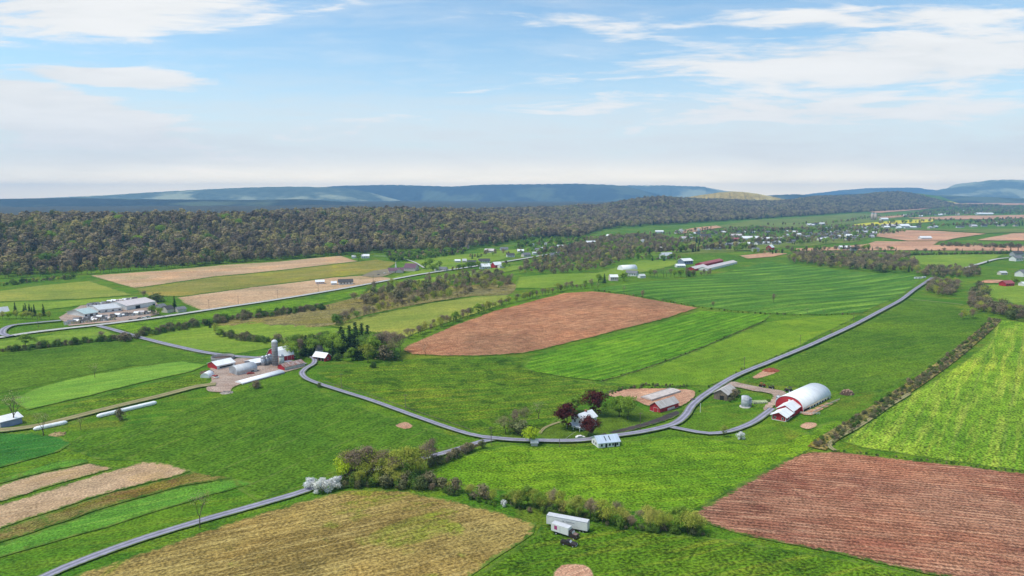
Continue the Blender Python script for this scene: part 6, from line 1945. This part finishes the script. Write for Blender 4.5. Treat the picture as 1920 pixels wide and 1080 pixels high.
for px, n, wd, (s0, s1), where in [
    ([(1300, 441), (1360, 436), (1420, 437), (1500, 436)], 16, 60, (12, 18), "among the village trees"),
    ([(1460, 455), (1520, 448), (1580, 442), (1640, 436)], 26, 90, (12, 20), "on the village green"),
    ([(1560, 450), (1600, 446), (1640, 442)], 14, 60, (12, 18), "in the hamlet by the pink field"),
    ([(1620, 430), (1700, 428), (1780, 427), (1910, 424)], 16, 60, (14, 20), "along the far valley road"),
    ([(1700, 407), (1760, 403), (1830, 397)], 24, 150, (14, 20), "on the near side of the far town"),
    ([(1770, 396), (1850, 392), (1915, 390)], 34, 260, (14, 20), "on the far side of the far town"),
    ([(1520, 424), (1545, 421)], 7, 60, (14, 20), "in the cluster under the ridge"),
    ([(1870, 420), (1915, 418)], 5, 60, (14, 20), "in the far hedges"),
    ([(1240, 456), (1300, 450), (1340, 448)], 9, 40, (11, 17), "at the near end of the village"),
    ([(1340, 462), (1400, 460), (1470, 458)], 11, 30, (11, 17), "along the village street"),
    ([(1480, 444), (1540, 440), (1600, 436)], 14, 60, (11, 17), "above the village green"),
    ([(1000, 470), (1040, 466), (1080, 462)], 9, 30, (10, 15), "on the slope over the highway")]:
    P = line_pts(px, n, wd, n * 7)
    for (x, y) in P:
        wm, rm = rv.choice(HW), rv.choice(HR_)
        L = rv.uniform(s0, s1)
        lb = f"{WN[wm.name]} house with {RN[rm.name]} roof {where}"
        key = G(0, 700)
        e = small_house(1000, 700, L, L * .65, L * .26, L * .2, rv.uniform(-.6, .6), wm, rm, lb, lb)
        e.location = (x, y, h1(x, y))
arched("hoop_barn", "bright white domed hoop barn in the green field", "barn", (1168, 507), (1195, 506), W=15, H=7.5, roof=TARP, endm=TARP, stub=.5)
gable("poultry_barn", "long low poultry barn with pale roof at the striped field", "barn", (1326, 508), (1382, 494), W=14, hw=3.2, hr=2.4, wall=WHITE, roof=R_PINK)
gable("poultry_barn", "long poultry barn with red-edged pale roof", "barn", (1303, 508), (1326, 503), W=13, hw=3.4, hr=2.6, wall=RED, roof=R_PINK)
gable("poultry_barn", "red-roofed poultry barn behind the pale ones", "barn", (1318, 500), (1356, 491), W=13, hw=3.4, hr=2.4, wall=RED, roof=R_RED)
for i, (u, v) in enumerate([(1635, 413), (1641, 413)]):
    silo("silo", ["tan silo beyond the village, left one of the pair" , "tan silo beyond the village beside its twin"][i].replace(', left one of the pair', ' next to the green slope'), u, v, 6, 30, mat("tan_concrete", (0.50, 0.40, 0.33), 0.9, 0.1, 0.2), rings=False)
for i, (u, v) in enumerate([(1718, 523), (1724, 523), (1732, 522)]):
    p = G3(u, v)
    e = empty("camper", p, .1 * i); tag(e, ["white camper trailer nearest the crop", "white camper trailer between two others", "white camper trailer nearest the road end"][i], "camper")
    box('body', -2.6, 2.6, -1.1, 1.1, .5, 2.6, WHITE, e)
    box('window', -1.2, .4, -1.14, -1.105, 1.4, 2.1, GLASS, e)
    for s in (-1, 1): wheel(e, 0, s * 1.0, .35, .2)


def pole(u, v, h, label, m=POLEW, arm=True):
    p = G3(u, v)
    e = empty("utility_pole" if arm else "post", p, .4); tag(e, label, "pole")
    lathe('shaft', [(.16, -.5), (.11, h)], m, e, n=8)
    if arm:
        a_ = box('crossarm', -1.1, 1.1, -.07, .07, h - .9, h - .74, m, e)
        for x in (-1, 0, 1): lathe('insulator', [(.05, h - .74), (.06, h - .6), (.02, h - .52)], STEEL, e, (x * .95, 0, 0), n=6)


pole(921, 835, 9, "utility pole at the lane junction")
pole(1049, 839, 4.2, "short wooden post below the farmhouse road", arm=False)
pole(1313, 773, 5, "white marker post beside the road bend", WHITE, False)
pole(72, 614, 9, "yellowish utility pole inside the service loop")
for u, v, lb in [(392, 580, "tan field corner"), (447, 572, "tan field edge"), (521, 560, "tan field middle"), (597, 548, "tan field farmhouse"), (700, 531, "church lawn corner")]:
    pole(u, v, 10, f"highway utility pole at the {lb}")
fence("stone-edged walk from the farmhouse porch to the road", [(1060, 824), (1070, 817), (1079, 811)], 6, 0.5, CONC, 1)

for i, (u, v, rz, m, lb) in enumerate([(1300, 752, .8, CAR_D, "dark car parked on the dirt yard"), (1452, 778, .4, GREYW, "grey car parked at the milk house"), (1088, 822, .2, WHITE, "white car parked below the farmhouse"), (905, 508, .3, CAR_D, "dark car at the white highway house"), (1180, 519, .1, WHITE, "white car below the white dome"), (710, 516, .6, CAR_D, "dark car alone on the church car park"), (722, 513, .6, WHITE, "white car on the church car park"), (470, 702, .5, MACH_R, "red car parked beside the quonset hut")]):
    car(u, v, rz, m, lb)
fence("grey field fence along the crop below the brown field", [(1128, 717), (1200, 695), (1330, 647), (1436, 603)], 44, 1.1, POLEW, 1)
fence("grey pasture fence above the winding lane", [(606, 716), (700, 745), (800, 779), (880, 806)], 34, 1.1, POLEW, 1)
fence("grey pasture fence along the side road", [(275, 640), (330, 654), (385, 667)], 20, 1.1, POLEW, 1)
for u, v, lb in [(640, 728, "lane above the hay field"), (760, 769, "lane beside the bare patch"), (1200, 806, "paved apron"), (1395, 694, "soil heap"), (1500, 650, "hay field gate"), (1600, 604, "crop corner")]:
    pole(u, v, 9, f"roadside utility pole near the {lb}")

# ------------------------------------------------------------------ air
hz = box("haze", -26000, 26000, -1500, 19800, -40, 480, None, None)
hm = bpy.data.materials.new("haze_air")
hm.use_nodes = True
ht = NT(hm.node_tree)
ht.n.clear()
pv = ht.node('ShaderNodeVolumePrincipled')
pv.inputs['Color'].default_value = (0.32, 0.64, 1.0, 1)
pv.inputs['Density'].default_value = 7.8e-5
pv.inputs['Anisotropy'].default_value = 0.0
ho = ht.node('ShaderNodeOutputMaterial')
ht.l.new(pv.outputs[0], ho.inputs['Volume'])
hz.data.materials.append(hm)
tag(hz, "thin blue haze filling the valley air", kind='stuff')
